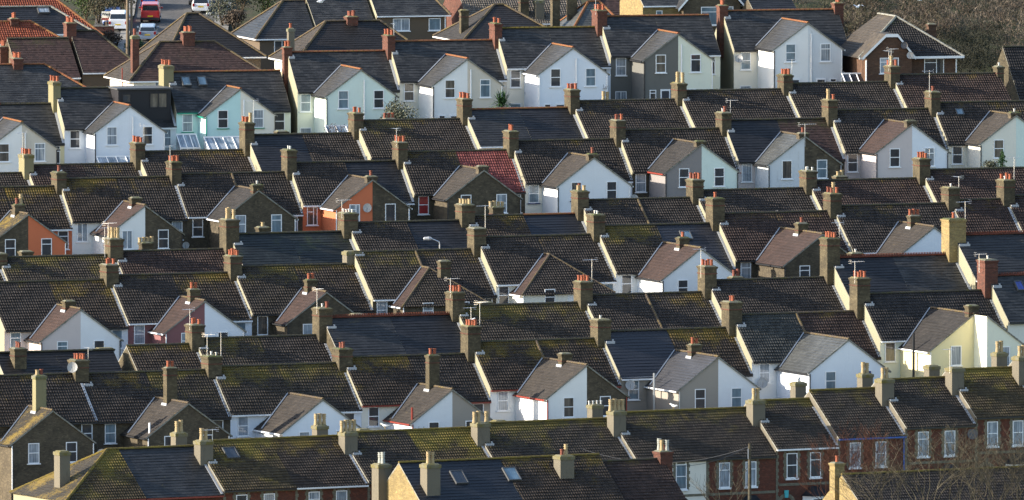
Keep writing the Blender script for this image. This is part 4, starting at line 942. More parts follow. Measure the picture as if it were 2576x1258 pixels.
# right: brown brick house with hipped front and small gable
def bungalow():
    a = R(15); Y0 = 1313; H = 8.6
    M = on_row(2254, 42, Y0-8, a); root = empty('brick_house', Vector((M.x, M.y, M.z-H)), a)
    he = 5.3; hw = 4.7; Lr = 5.6; s = (H-he)/hw
    mb = MB()
    mb.box(-hw+.3, hw-.3, -hw+.3, Lr, -3, he-.03, 0)
    mb.build('wall', ['BBn'], root)
    rb = MB(); L = math.hypot(hw, H-he)+.25
    tiled(rb, (0, Lr, H), (0, -1, 0), Vector((-hw, 0, -(H-he))).normalized(), L, (0, Lr), (0, Lr+hw), 1, 'S')
    tiled(rb, (0, 0, H), (1, 0, 0), Vector((0, -hw, -(H-he))).normalized(), L, (0, 0), (-hw*1.05, hw*1.05), 0, 'T')
    tiled(rb, (0, Lr, H), (0, -1, 0), Vector((hw, 0, -(H-he))).normalized(), L, (0, Lr), (0, Lr+hw), 0, 'S')
    rf = rb.build('roof', ['Tk', 'BTL'], root)
    for p, q in (((0, Lr, H+.04), (0, 0, H+.04)), ((0, 0, H+.04), (-hw*1.05, -hw*1.05, he-.1)), ((0, 0, H+.04), (hw*1.05, -hw*1.05, he-.1))): ridge_line(p, q, .13, 'mortar', rf)
    gb = MB(); gb.box(-hw-.2, hw+.2, -hw-.32, -hw-.2, he-.24, he-.04); gb.build('gutter', ['white'], root)
    # projecting gable on the left of the front
    x0, x1 = -hw+.15, -.05; xm = (x0+x1)/2+.25; yf = -hw-.8; zt = he+1.75
    gm = MB(); gm.face([(x0+.2, yf, -3), (x1-.1, yf, -3), (x1-.1, yf, he), (x0+.2, yf, he)]); gm.face([(x0+.2, yf, he), (x1-.1, yf, he), (xm+.5, yf, zt), (xm-.5, yf, zt)])
    gm.face([(x1-.1, yf, -3), (x1-.1, -hw+.3, -3), (x1-.1, -hw+.3, he), (x1-.1, yf, he)]); gm.face([(x0+.2, -hw+.3, -3), (x0+.2, yf, -3), (x0+.2, yf, he), (x0+.2, -hw+.3, he)])
    g_ = gm.build('front_gable', ['BBn'], root)
    bb = MB()
    for (p, q) in (((x0-.25, he-.3), (xm-.55, zt)), ((xm-.55, zt), (xm+.55, zt)), ((xm+.55, zt), (x1+.2, he-.3))):
        bb.face([(p[0], yf-.2, p[1]), (q[0], yf-.2, q[1]), (q[0], yf-.2, q[1]+.28), (p[0], yf-.2, p[1]+.28)])
    bb.build('barge_board', ['white'], root)
    cb = MB()
    cb.face([(x0-.25, yf-.2, he-.02), (x0-.25, -2, he-.02), (xm-.55, -2, zt+.28), (xm-.55, yf-.2, zt+.28)][::-1]); cb.face([(xm-.55, yf-.2, zt+.28), (xm+.55, yf-.2, zt+.28), (xm+.55, -2, zt+.28), (xm-.55, -2, zt+.28)]); cb.face([(xm+.55, yf-.2, zt+.28), (x1+.2, yf-.2, he-.02), (x1+.2, -2, he-.02), (xm+.55, -2, zt+.28)])
    cb.build('gable_roof', ['BTL'], root)
    window(root, (x0+x1)/2+.05, he-.1, 1.75, 1.4, yf, 'case3', 'g_net'); window(root, 2.25, he-.25, 1.85, 1.4, -hw+.3, 'case3', 'g_dark')
    dish(root, x1-.35, yf, he+.1, .32, 'dish'); dish(root, x1-.9, yf, he+1.0, .32, 'dishd')
    pipe(root, x0+.1, yf-.1, 0, he-.3, 'white', .06); pipe(root, hw-.4, -hw+.3, 0, he-.3, 'white', .06)
    chimney(root, hw+.9-1.5, 2.6, he, he+2.55, .8, .8, 'BBn', '', 'cap')
    GROUND.append((M-Vector((0, 0, H)), a, 5)); tag(root, 'brown brick house with hipped tiled roof and white trimmed gable, below the scrub', 'house')
bungalow()
# right edge: tall gabled house of yellow flint
detached('gabled_house', 'tall gabled yellow flint house with steep dark roof at the right edge', 2522, 2720, 117, 1309, 19, 5.0, 5.2, 4.6, 0, 0, 'Tk', 'BC', flank='BC', ridge='ridgeD', gutter='black')
# bottom right: yellow brick house with tiled roof
detached('gabled_house', 'yellow brick house with brown tiled roof behind bare trees, bottom right', 2117, 2700, 1182, 1128, 28, 5.2, 3.6, 5.2, 0, 0, 'T', 'BY', flank='BY', ridge='ridgeY', gutter='black',
         chims=((.1, .9, .95, .95, .95, 'BY', 't'),))

# ------------------------------------------------------------------ terrain
def gctrl():
    pts = []
    for (p, a, hd) in GROUND:
        pts.append((p.x, p.y, p.z))
    for (px, py, Y) in ((345, 128, 1368), (375, 106, 1374), (375, 62, 1388), (375, 22, 1401), (470, 0, 1408), (420, -60, 1428), (500, 36, 1397), (290, 80, 1382), (250, 60, 1388), (560, 60, 1390), (600, 10, 1402),
                        (2400, 205, 1335), (2560, 205, 1340), (2200, 130, 1347), (2400, 60, 1366), (2560, 40, 1372), (2150, 10, 1376), (2500, -60, 1396), (2000, 10, 1372), (1500, -10, 1400), (1000, 30, 1400)):
        p = at(px, py, Y); pts.append(tuple(p))
    return np.array(pts)
GC = gctrl()
# hill plane through the control points, the rest spread from the nearest ones
Amat = np.c_[GC[:, 0], GC[:, 1], np.ones(len(GC))]; PLN, *_ = np.linalg.lstsq(Amat, GC[:, 2], rcond=None)
RES = GC[:, 2]-Amat@PLN
def gz(x, y):
    x = np.asarray(x, float); y = np.asarray(y, float); sh = x.shape; xf = x.ravel(); yf = y.ravel()
    d2 = (xf[:, None]-GC[None, :, 0])**2+((yf[:, None]-GC[None, :, 1]))**2+4.0
    w = d2**-2.0; r = (w*RES).sum(1)/w.sum(1)
    near = 1/(1+d2.min(1)/2500.0)
    return (PLN[0]*xf+PLN[1]*yf+PLN[2]+r*near).reshape(sh)
def grid_mesh(name, xs, ys, mats, dz=0, zfun=None):
    Xg, Yg = np.meshgrid(xs, ys); Z = gz(Xg, Yg)+dz; nx, ny = len(xs), len(ys)
    V = np.c_[Xg.ravel(), Yg.ravel(), Z.ravel()]
    idx = np.arange(nx*ny).reshape(ny, nx); Fa = np.c_[idx[:-1, :-1].ravel(), idx[:-1, 1:].ravel(), idx[1:, 1:].ravel(), idx[1:, :-1].ravel()]
    me = bpy.data.meshes.new(name); me.from_pydata(V.tolist(), [], Fa.tolist()); me.materials.append(MATS[mats])
    ul = me.uv_layers.new(name='UVMap'); ul.data.foreach_set('uv', V[Fa.ravel()][:, :2].astype(np.float32).ravel())
    me.polygons.foreach_set('use_smooth', [True]*len(Fa)); o = bpy.data.objects.new(name, me); COL.objects.link(o); return o
def gmat(key, a, b, c3, sc=0.35, bump=.06):
    t = NT(key); v = t.uv(); n = t.noise(v, sc, 6, .7); n2 = t.noise(v, 4, 5, .75)
    c = t.mix(t.ramp(n, .4, .62), a, b); c = t.mix(t.ramp(n2, .5, .7), c, c3); t.bump(n2, .8, bump); reg(key, t.out(c, .95, .15))
gmat('ground', (.04, .048, .02), (.06, .05, .033), (.028, .03, .015)); gmat('asphalt', (.075, .073, .072), (.095, .091, .088), (.06, .059, .058), .25, .01); gmat('pave', (.20, .19, .175), (.24, .23, .21), (.15, .14, .13), .6, .01)
xs = np.unique(np.r_[np.linspace(-900, -90, 28), np.arange(-90, 91, 2.0), np.linspace(90, 900, 28)])
ysg = np.unique(np.r_[np.linspace(600, 1080, 20), np.arange(1080, 1421, 2.0), np.linspace(1420, 3000, 50)])
tag(grid_mesh('ground', xs, ysg, 'ground', -.15), kind='structure')
def road(name, pxl, pxr, Ya, Yb, mat, dz):
    # a straight street running up the hill, sheet following the ground
    ys = np.arange(Ya, Yb, 1.5); mb = MB(); prev = None
    for y in ys:
        row = []
        for i in range(7):
            px = pxl+(pxr-pxl)*i/6; r = ray(px, 60); x = r[0]/r[1]*1388; row.append((x, y))
        zz = gz(np.array([p[0] for p in row]), np.array([p[1] for p in row]))+dz
        cur = [(p[0], p[1], float(z)) for p, z in zip(row, zz)]
        if prev:
            for i in range(6): mb.face([prev[i], prev[i+1], cur[i+1], cur[i]])
        prev = cur
    o = mb.build(name, [mat]); tag(o, kind='structure'); return o
road('road', 333, 536, 1362, 1450, 'asphalt', 0.0)
road('pavement', 308, 331.5, 1362, 1450, 'pave', .12); road('pavement', 537.5, 575, 1362, 1450, 'pave', .12)
road('parking_area', 238, 306, 1374, 1396, 'asphalt', .05)
def gp(px, Y):
    r = ray(px, 60); x = r[0]/r[1]*Y; return Vector((x, Y, float(gz(np.array([x]), np.array([Y]))[0])))
def solveY(px, py, lo=1362, hi=1450):
    """where the view line through this point meets the ground"""
    best = None
    for Y in np.arange(lo, hi, .5):
        p = at(px, py, Y); g = float(gz(np.array([p.x]), np.array([Y]))[0])
        if p.z <= g+.02: return Vector((p.x, Y, g))
    return at(px, py, hi)

# ------------------------------------------------------------------ cars
def car(px, py, paint_, label, kind='estate', rot=0, name='parked_car', on=None):
    p = on or solveY(px, py); e = .3
    slope = math.atan((float(gz(np.array([p.x]), np.array([p.y+4]))[0])-p.z)/4)
    root = empty(name, p+Vector((0, 2.1*math.cos(slope), 2.1*math.sin(slope)+.02)), R(rot))
    root.rotation_euler = (slope if rot < 90 else -slope, 0, R(rot))
    hw = .86
    prof = {'estate': [(-2.15, .55), (-2.12, .95), (-1.95, 1.42), (-.4, 1.50), (.5, 1.42), (1.25, .98), (2.0, .84), (2.15, .6)],
            'hatch': [(-1.95, .55), (-1.93, .9), (-1.55, 1.40), (-.4, 1.46), (.45, 1.38), (1.15, .95), (1.85, .80), (1.98, .6)],
            'suv': [(-2.35, .65), (-2.32, 1.1), (-2.1, 1.75), (-.4, 1.85), (.6, 1.78), (1.2, 1.2), (2.2, 1.08), (2.35, .7)],
            'van': [(-2.05, .6), (-2.05, 1.1), (-2.0, 1.82), (-.4, 1.86), (.7, 1.75), (1.35, 1.10), (1.95, .92), (2.1, .6)]}[kind]
    if kind in ('suv', 'van'): hw = .93
    belt = {'estate': .95, 'hatch': .92, 'suv': 1.15, 'van': 1.08}[kind]
    def sec(y, zt):
        zb = .28 if kind != 'suv' else .38; n = 0.14 if kind != 'van' else 0.05
        if zt > belt+.05:
            k = (zt-belt); return [(-hw*.93, zb), (-hw, zb+.2), (-hw, belt-.15), (-hw*.96, belt), (-(hw-.06-n*k*1.6), zt-.06), (-(hw-.16-n*k*1.6), zt)]
        zz = max(zt, .5); return [(-hw*.93, zb), (-hw, zb+.15), (-hw, min(zz-.1, belt-.15)), (-hw*.97, zz-.05), (-hw*.9, zz-.01), (-hw*.8, zz)]
    mb = MB(); secs = []
    for (y, zt) in prof:
        s = sec(y, zt); taper = .93 if abs(y) > 1.9 else 1.0
        s = [(x*taper, z) for x, z in s]; secs.append([(x, y, z) for x, z in s]+[(-x, y, z) for x, z in s[::-1]])
    for i in range(len(secs)-1):
        for k in range(12):
            j = (k+1) % 12; mb.face([secs[i][k], secs[i+1][k], secs[i+1][j], secs[i][j]], 0, smooth=False)
    mb.face(secs[0][::-1]); mb.face(secs[-1]); body = mb.build('body', [paint_], root)
    # glass
    def quad(nm, i, fr0, fr1, inset, mat='dkglass', top=.9):
        (y0, z0), (y1, z1) = prof[i], prof[i+1]; p0 = (y0+(y1-y0)*fr0, z0+(z1-z0)*fr0); p1 = (y0+(y1-y0)*fr1, z0+(z1-z0)*fr1)
        sgn = -1 if y1 < 0 or i < 2 else 1; n = Vector((0, (z1-z0), -(y1-y0))).normalized()
        if n.y*sgn < 0: n = -n
        w0 = hw-inset; w1 = (hw-inset)*top; o_ = n*.015; b = MB()
        b.face([Vector((-w0, p0[0], p0[1]))+o_, Vector((w0, p0[0], p0[1]))+o_, Vector((w1, p1[0], p1[1]))+o_, Vector((-w1, p1[0], p1[1]))+o_]); b.build(nm, [mat], root)
    quad('rear_window', 1, .18, .86, .16); quad('windscreen', 4, .12, .92, .2, top=1.08)
    if kind != 'van':
        for s in (-1, 1):
            b = MB(); x = s*(hw+.004); q = [(-1.6, belt+.03), (.95, belt+.03), (.45, prof[4][1]-.12), (-1.35, prof[3][1]-.14)]
            b.face([(x-(s*.12*(z-belt)/.5 if z > belt+.1 else 0), y, z) for y, z in q]); b.build('side_window', ['dkglass'], root)
    for s in (-1, 1):
        for yy in (-1.3, 1.3):
            b = MB(); b.cyl((s*(hw-.12), yy, .32 if kind != 'suv' else .38), [(-.1, .32), (-.02, .33), (.1, .33), (.13, .30)] if s > 0 else [(-.13, .30), (-.1, .33), (.1, .33)], 14, 0, axis=0); w_ = b.build('wheel', ['rubber'], root)
            b = MB(); b.cyl((s*(hw+.02), yy, .32 if kind != 'suv' else .38), [(-.01, .2), (.012, .19)], 12, 0, axis=0); b.build('rim', ['alu'], w_)
        b = MB(); yb = prof[0][0]; b.box(s*(hw-.16)-.1, s*(hw-.16)+.1, yb-.03, yb+.1, .72, .98 if kind != 'van' else 1.15); b.build('tail_light', ['lampred'], root)
        b = MB(); yf = prof[-1][0]; b.box(s*(hw-.22)-.16, s*(hw-.22)+.16, yf-.15, yf+.0, .58, .78); b.build('headlight', ['lampclear'], root)
        b = MB(); b.box(s*(hw+.1)-.1, s*(hw+.1)+.1, .55, .68, belt, belt+.16); b.build('mirror', [paint_], root)
    b = MB(); yb = prof[0][0]; b.box(-.26, .26, yb-.035, yb-.01, .62, .74); b.build('number_plate', ['plate'], root)
    b = MB(); b.box(-hw*.92, hw*.92, yb-.09, yb+.1, .32, .55, t=(.03, .03, .02, 0)); b.build('bumper', [paint_ if kind != 'van' else 'rubber'], root)
    b = MB(); yf = prof[-1][0]; b.box(-hw*.9, hw*.9, yf-.1, yf+.08, .32, .52); b.box(-.4, .4, yf, yf+.02, .54, .68); b.build('front_bumper', ['rubber'], root)
    tag(root, label, 'car' if kind != 'van' else 'van', 'vehicles parked in the steep street'); return root
car(371, 106, 'p_silver', 'silver estate car parked lowest in the steep street', 'estate')
car(378, 60, 'p_red', 'red delivery van parked between the silver and the blue car', 'van', name='parked_van')
car(375, 24, 'p_blue', 'blue car parked up the street above the red van', 'hatch')
car(297, 80, 'p_white', 'white off-roader parked left of the wooden pole', 'suv')
car(281, 70, 'p_lblue', 'pale blue hatchback with headlights facing us beside the white off-roader', 'hatch', 180)
car(505, 36, 'p_white', 'white hatchback parked on the right side of the street', 'hatch')
car(499, 14, 'p_silver', 'white van just above the white hatchback at top', 'van', name='parked_van')
# ------------------------------------------------------------------ street furniture
def pole(px, py, h, label, r=.14, name='telegraph_pole', wires=()):
    p = solveY(px, py); root = empty(name, p); mb = MB(); mb.tube([(0, 0, -.5), (0, 0, h)], [r, r*.75], 10); mb.build('post', ['wood'], root)
    b = MB(); b.box(-.1, .1, -.17, -.1, h-1.2, h-.8); b.build('bracket', ['grey'], root); tag(root, label, 'pole'); return root
p = solveY(321, 142, 1340); root = empty('telegraph_pole', p); mb = MB(); mb.tube([(0, 0, -.5), (0, 0, 9)], [.17, .13], 10); mb.build('post', ['wood'], root)
b = MB(); b.tube([(.36, .1, -.5), (.36, .1, 9)], [.12, .10], 8); b.build('stay_post', ['wood'], root); tag(root, 'tall pair of wooden poles beside the street at top left', 'pole')
# pole standing in front of the red brick terrace
P8 = at(1886, 1116, 1151); root = empty('telegraph_pole', (P8.x, P8.y, P8.z-8.2)); mb = MB(); mb.tube([(0, 0, -1), (0, 0, 8.2)], [.17, .12], 10); mb.build('post', ['barkg'], root)
b = MB(); b.box(-.16, -.09, -.14, .02, 7.0, 7.8); b.build('bracket', ['lead'], root); tag(root, 'greenish wooden pole before the red brick terrace, bottom right', 'pole')
GC = gctrl()
def cable(a, b, label, sag=.5):
    mb = MB(); a = Vector(a); b_ = Vector(b); root = None
    pts = [a.lerp(b_, i/14)-Vector((0, 0, sag*4*(i/14)*(1-i/14))) for i in range(15)]; mb.tube(pts, .018, 4); o = mb.build('overhead_cable', ['grey']); tag(o, label, 'cable')
cable(at(1885, 1121, 1151), at(1688, 1172, 1146), 'overhead cable from the greenish pole to the red tiled house')
cable(at(1885, 1124, 1151), at(1460, 1128, 1158), 'long thin cable sagging across the mossy terrace roofs', 1.2)
def lamp(px, py, Y, h, label, arm=1.0, sgn=-1):
    t = at(px, py, Y); root = empty('street_lamp', (t.x, t.y, t.z-h)); mb = MB(); mb.tube([(0, 0, -1), (0, 0, h-.5), (sgn*.05, 0, h-.25), (sgn*arm, 0, h+.05)], [.08, .055, .05, .045], 8); mb.build('post', ['alu'], root)
    b = MB(); b.cyl((sgn*(arm+.25), 0, h+.03), [(-.38, .05), (-.3, .13), (.1, .17), (.3, .12), (.36, .05)], 10, 0, axis=0); b.build('lantern', ['lead'], root); tag(root, label, 'street lamp')
lamp(1106, 601, 1237, 7.5, 'street lamp curving over the roofs in the middle of the picture', .75)
lamp(559, 36, 1394, 6.0, 'grey street lamp beside the shrubs at the top of the steep street', .9)
lamp(2302, 1243, 1149, 6, 'street lamp in front of the brick terrace at lower right', -.5, 1)
# estate agent sign
s = solveY(267, 78); root = empty('sign', s+Vector((0, 0, 0))); zt = at(267, 48, s.y).z-s.z
b = MB(); b.tube([(0, 0, -.3), (0, 0, zt+.3)], .04, 5); b.build('post', ['wood'], root)
b = MB(); b.box(-.42, .42, -.05, -.01, zt-.1, zt+.72, 0); bd = b.build('board', ['C'], root)
b = MB(); b.box(-.41, .41, -.062, -.051, zt-.09, zt+.1, 0); b.build('strip', ['redpaint'], bd)
cu = bpy.data.curves.new('lettering', 'FONT'); cu.body = 'Ward'; cu.size = .34; cu.align_x = 'CENTER'; cu.extrude = .004; cu.offset = .008
to = bpy.data.objects.new('lettering', cu); COL.objects.link(to); to.parent = bd; to.location = (0, -.06, zt+.36); to.rotation_euler = (R(90), 0, 0); bpy.context.view_layer.update(); me_ = bpy.data.meshes.new_from_object(to); me_.materials.clear(); me_.materials.append(MATS['black']); tm = bpy.data.objects.new('lettering', me_); COL.objects.link(tm); tm.parent = bd; tm.location = to.location; tm.rotation_euler = to.rotation_euler; bpy.data.objects.remove(to)
tag(root, 'cream sale board with dark lettering and red strip beside the parked cars', 'sign')

# ------------------------------------------------------------------ plants
def leafball(mb, c, rx, ry, rz, n, size, m=0, hollow=.5):
    for _ in range(n):
        while True:
            p = Vector((random.uniform(-1, 1), random.uniform(-1, 1), random.uniform(-1, 1)))
            if p.length < 1 and p.length > hollow*random.random(): break
        p = Vector((p.x*rx, p.y*ry, p.z*rz))+c; s = size*random.uniform(.6, 1.4)
        a = Vector((random.gauss(0, 1), random.gauss(0, 1), random.gauss(0, 1))).normalized(); b_ = a.orthogonal().normalized(); q = a.cross(b_)
        mb.face([p+b_*s, p+q*s*.6, p-b_*s, p-q*s*.6], m, uv=[(0, 0)]*4)
def bush(loc, rx, rz, n, mat, label, name='shrub', cat='shrub', size=.09, clumps=8, group=None, twig=None):
    root = empty(name, loc); mb = MB()
    for i in range(clumps):
        A = random.uniform(0, 6.28); r_ = random.uniform(0, .6)*rx; c = Vector((r_*math.cos(A), r_*math.sin(A), rz*random.uniform(.35, .85)))
        leafball(mb, c, rx*random.uniform(.35, .6), rx*.5, rz*random.uniform(.25, .42), n//clumps, size)
    mb.build('foliage', [mat], root); tb = MB()
    for i in range(7): tb.tube([(0, 0, -.3), (random.uniform(-.3, .3)*rx, random.uniform(-.3, .3)*rx, rz*.5), (random.uniform(-.7, .7)*rx, random.uniform(-.5, .5)*rx, rz*1.05)], [.05, .03, .012], 4)
    tb.build('stem', ['bark'], root); tag(root, label, cat, group); return root
def zoff(px, py, Y, h): t = at(px, py, Y); return Vector((t.x, t.y, t.z-h))
bush(zoff(992, 264, 1297, 3.2), 2.3, 3.4, 2600, 'leafo', 'grey green bush rising behind the mossy roof below the mint house', size=.1, clumps=12)
bush(zoff(845, 318, 1298, 1.3), 1.4, 1.3, 500, 'scrub', 'bare brown bush in front of the white conservatory', size=.06)
bush(zoff(630, 345, 1299, .9), 1.0, .9, 300, 'leafy', 'small yellow green shrub by the aqua house conservatory')
bush(zoff(545, 367, 1300, 1.0), .8, 1.0, 400, 'leafp', 'small green shrub in front of the aqua house conservatory')
# spiky palm
def palm():
    p = zoff(1262, 262, 1299, 2.0); root = empty('cordyline_palm', p); mb = MB()
    for i in range(190):
        A = random.uniform(0, 6.28); el = random.uniform(-.3, 1.5); L = random.uniform(1.0, 1.5)
        d = Vector((math.cos(A)*math.cos(el), math.sin(A)*math.cos(el), math.sin(el))); s_ = d.cross(Vector((0, 0, 1))).normalized()*.045
        o = Vector((random.uniform(-.3, .3), random.uniform(-.3, .3), 2.0+random.uniform(-.3, .3)*.6)); m_ = o+d*L*.6; t = o+d*L-Vector((0, 0, .22*math.cos(el)))
        mb.face([o-s_*.6, o+s_*.6, m_+s_, m_-s_], uv=[(0, 0)]*4); mb.face([m_-s_, m_+s_, t], uv=[(0, 0)]*3)
    mb.build('leaves', ['leafp'], root); tb = MB(); tb.tube([(0, 0, -.5), (0, 0, 2)], [.14, .1], 7); tb.build('trunk', ['bark'], root); tag(root, 'spiky green palm standing in front of the beige house wall', 'palm')
palm()
def conifer():
    p = zoff(2522, 376, 1275, 3.0); root = empty('conifer', p); mb = MB()
    for i in range(60):
        z = random.uniform(.2, 3.0); r_ = (3.15-z)*.36+.08; A = random.uniform(0, 6.28)
        for k in range(22):
            t = k/22; c = Vector((math.cos(A)*r_*t, math.sin(A)*r_*t, z-.25*t*t)); leafball(mb, c, .10, .10, .08, 2, .05)
    mb.build('foliage', ['leafp'], root); tb = MB(); tb.tube([(0, 0, -.4), (0, 0, 2.9)], [.1, .02], 6); tb.build('trunk', ['bark'], root); tag(root, 'dark green drooping conifer in front of the cream house at right', 'tree')
    bush(zoff(2492, 406, 1274, .9), 1.1, .9, 500, 'leafo', 'low grey green bush left of the conifer')
conifer()
# street side greenery at the top
for i, (px, py, rx, h, mt, lb) in enumerate([(250, 55, 2.2, 3.0, 'scrubd', 'dark hedge bush beside the sale board'), (295, 40, 2.0, 3.0, 'scrubd', 'reddish dark bush behind the white off-roader'), (216, 40, 2.2, 3.2, 'leafg', 'dark green bush next to the orange roof'),
        (318, 20, 1.4, 2.6, 'scrubd', 'dark bush at the top behind the wooden pole'), (560, 40, 1.8, 3.2, 'leafo', 'leafy green bush right of the white hatchback'), (605, 20, 2.2, 3.6, 'scrubd', 'brown green bush above the street lamp'),
        (668, 18, 2.0, 3.4, 'leafg', 'dark green bush left of the blue slate hipped house'), (590, 75, 1.4, 1.8, 'scrub', 'bare twiggy bush beside the pavement'), (335, 135, 1.2, 1.2, 'leafp', 'green weeds at the foot of the wooden poles'), (270, 120, 1.9, 1.6, 'scrub', 'brown twiggy hedge below the parked off-roader')]):
    q = solveY(px, py+(6 if i < 4 else 28) if i < 7 else py, 1355); bush(q, rx, h, 1500, mt, lb, size=.09, clumps=10)
# low brick wall by the parking area
q = solveY(255, 92); root = empty('garden_wall', q); b = MB(); b.box(-1.6, 1.2, 0, .25, -.4, .9, 0); b.box(-1.7, -1.35, -.05, .3, -.4, 1.15, 0); b.build('wall', ['BRC'], root); b = MB(); b.box(-1.65, 1.25, -.04, .29, .9, .97); b.build('coping', ['mortar'], root); tag(root, 'low red brick garden wall beside the parked off-roader', 'wall')
# conservatories
def conserv(px0, px1, py, Y, h, d, label, mat='white', pane='g_net'):
    A_ = at(px0, py, Y); B_ = at(px1, py, Y); a = R(15); w = (B_.x-A_.x)/math.cos(a); root = empty('conservatory', (A_.x, A_.y, A_.z-h-1.1), a)
    zt = h+1.1; zl = h
    g = MB(); g.face([(0, -d, zl), (w, -d, zl), (w, 0, zt), (0, 0, zt)]); g.face([(0, 0, zt), (0, 0, 0), (0, -d, 0), (0, -d, zl)][::-1]); g.face([(0, -d, 0), (w, -d, 0), (w, -d, zl), (0, -d, zl)]); g.face([(w, -d, 0), (w, 0, 0), (w, 0, zt), (w, -d, zl)])
    g.build('glazing', [pane], root); f = MB(); n = max(3, int(w/.8))
    for i in range(n+1):
        x = w*i/n; f.tube([(x, 0, zt+.03), (x, -d-.05, zl+.03)], .045, 4); f.tube([(x, -d-.03, zl), (x, -d-.03, 0)], .045, 4)
    f.box(-.05, w+.05, -d-.1, -d+.02, zl-.07, zl+.06); f.box(-.05, w+.05, -.08, 0, zt-.03, zt+.1); f.build('frame', [mat], root); tag(root, label, 'conservatory')
conserv(513, 606, 346, 1297.5, 2.2, 2.2, 'white framed conservatory against the aqua house')
conserv(444, 492, 339, 1299, 2.2, 1.6, 'small pale green framed lean-to in the corner of the aqua house')
conserv(243, 338, 395, 1295, 2.2, 2.2, 'low white lean-to glass roof against the bluish white house')
conserv(818, 895, 318, 1298, 2.2, 2.0, 'white ribbed lean-to roof below the mint house')
conserv(2118, 2172, 186, 1309, 2.0, 1.6, 'dark glazed lean-to beside the grey stained white house', pane='g_dark')
# scrub hillside on the top right (nobody could count it)
def scrub():
    mb = MB(); rng = random.Random(3)
    for i in range(760):
        px = rng.uniform(2110, 2680) if i < 560 else rng.uniform(1860, 2200); Y = rng.uniform(1336, 1412)
        if px < 2390 and Y < 1345: continue
        g = gp(px, Y); h = rng.uniform(1.2, 2.9); m = rng.choice([0, 0, 0, 1]); m = rng.choices([0, 1, 2, 3], [5, 2, 2, 1.3])[0]
        if 2385 < px < 2520 and Y < 1356: m = 3; h *= 1.3
        elif px > 2440 and Y > 1352 and rng.random() < .5: m = 2
        r_ = rng.uniform(.8, 1.6)
        for k in range(150):
            A = rng.uniform(0, 6.28); t = rng.uniform(.25, 1)**.7; rr = r_*rng.random()**.5; x = math.cos(A)*rr; y = math.sin(A)*rr; z = h*t*(1-.35*(rr/r_)**2)
            L = rng.uniform(.25, .6); d = Vector((x*.5+rng.gauss(0, .45), y*.5+rng.gauss(0, .45), rng.gauss(.5, .6))).normalized()*L; s_ = Vector((rng.gauss(0, 1), rng.gauss(0, 1), rng.gauss(0, 1))).normalized()*rng.uniform(.016, .045)
            p_ = g+Vector((x, y, z)); mb.face([p_-s_, p_+s_, p_+d], m, uv=[(0, 0)]*3)
    o = mb.build('scrub', ['scrub', 'scrubd', 'scrubl', 'scrubk']); tag(o, 'tangled leafless brown scrub covering the hillside at top right', 'scrub', None, 'stuff')
scrub()
# bare trees at the bottom right
def bare_tree(loc, h, spread, label, mat='barkg', seed=1, r0=.07, stems=3, lean=0, gens=5):
    rng = random.Random(seed); root = empty('bare_tree', loc); tr = MB(); tw = MB()
    def grow(p, d, L, r_, g):
        pts = [p]; dd = d.copy(); n = 4
        for i in range(n):
            dd = (dd+Vector((rng.gauss(0, .13), rng.gauss(0, .13), rng.gauss(.05, .08)))).normalized(); pts.append(pts[-1]+dd*L/n)
        (tr if g > gens-2 else tw).tube(pts, [r_*(1-.12*i) for i in range(n+1)], 5 if g > gens-2 else 3)
        if g <= 0: return
        for k in range(rng.choice([2, 3, 3]) if g > 1 else rng.choice([2, 3])):
            q = pts[rng.choice([2, 3, 4, 4])]; A = rng.uniform(0, 6.28); s_ = Vector((math.cos(A), math.sin(A), 0))
            nd = (dd*rng.uniform(.8, 1.1)+s_*rng.uniform(.3, .75)*spread).normalized(); grow(q, nd, L*rng.uniform(.6, .88), max(.010, r_*.6), g-1)
    for s_ in range(stems):
        A = s_*6.28/stems+rng.random(); grow(Vector((math.cos(A)*.2, math.sin(A)*.2, 0)), Vector((math.cos(A)*.35*spread+lean, math.sin(A)*.3*spread, 1)).normalized(), h*.42, r0, gens)
    tr.build('trunk', [mat], root); tw.build('twigs', [mat if mat != 'barkg' else 'barkg'], root); tag(root, label, 'tree', 'bare trees before the brick terrace')
def bt(px, py_top, Y, h): t = at(px, py_top, Y); return Vector((t.x, t.y, t.z-h))
bare_tree(bt(2330, 1100, 1118, 6.5), 6.5, 1.0, 'big bare greenish tree before the yellow brick house roof', seed=4, r0=.06, stems=5)
bare_tree(bt(2480, 1150, 1117, 6.0), 6.0, 1.0, 'bare tree at the bottom right corner', seed=9, r0=.055, stems=5)
bare_tree(bt(2240, 1165, 1119, 6.0), 5.6, 1.1, 'bare tree left of the big greenish one', seed=14, r0=.05, stems=4)
bare_tree(bt(2190, 1110, 1148, 6.2), 6.2, .8, 'reddish twiggy tree against the brick front under the blue gutter', 'twigr', seed=21, r0=.05, stems=6)
bare_tree(bt(2100, 1140, 1147, 5.4), 5.4, .9, 'reddish twiggy tree left of the yellow chimney', 'twigr', seed=31, r0=.05, stems=5)
bare_tree(bt(2410, 1125, 1120, 6.2), 6.2, 1.0, 'bare tree between the big greenish one and the corner tree', seed=52, r0=.05, stems=5)
bare_tree(bt(2570, 1120, 1121, 6.2), 6.2, 1.0, 'bare twigs reaching in from the right edge at the bottom', seed=63, r0=.05, stems=5)
bare_tree(bt(1840, 1185, 1122, 5.0), 5.0, .9, 'small bare tree in front of the reddish brown roof', seed=41, r0=.05, stems=3, gens=4)
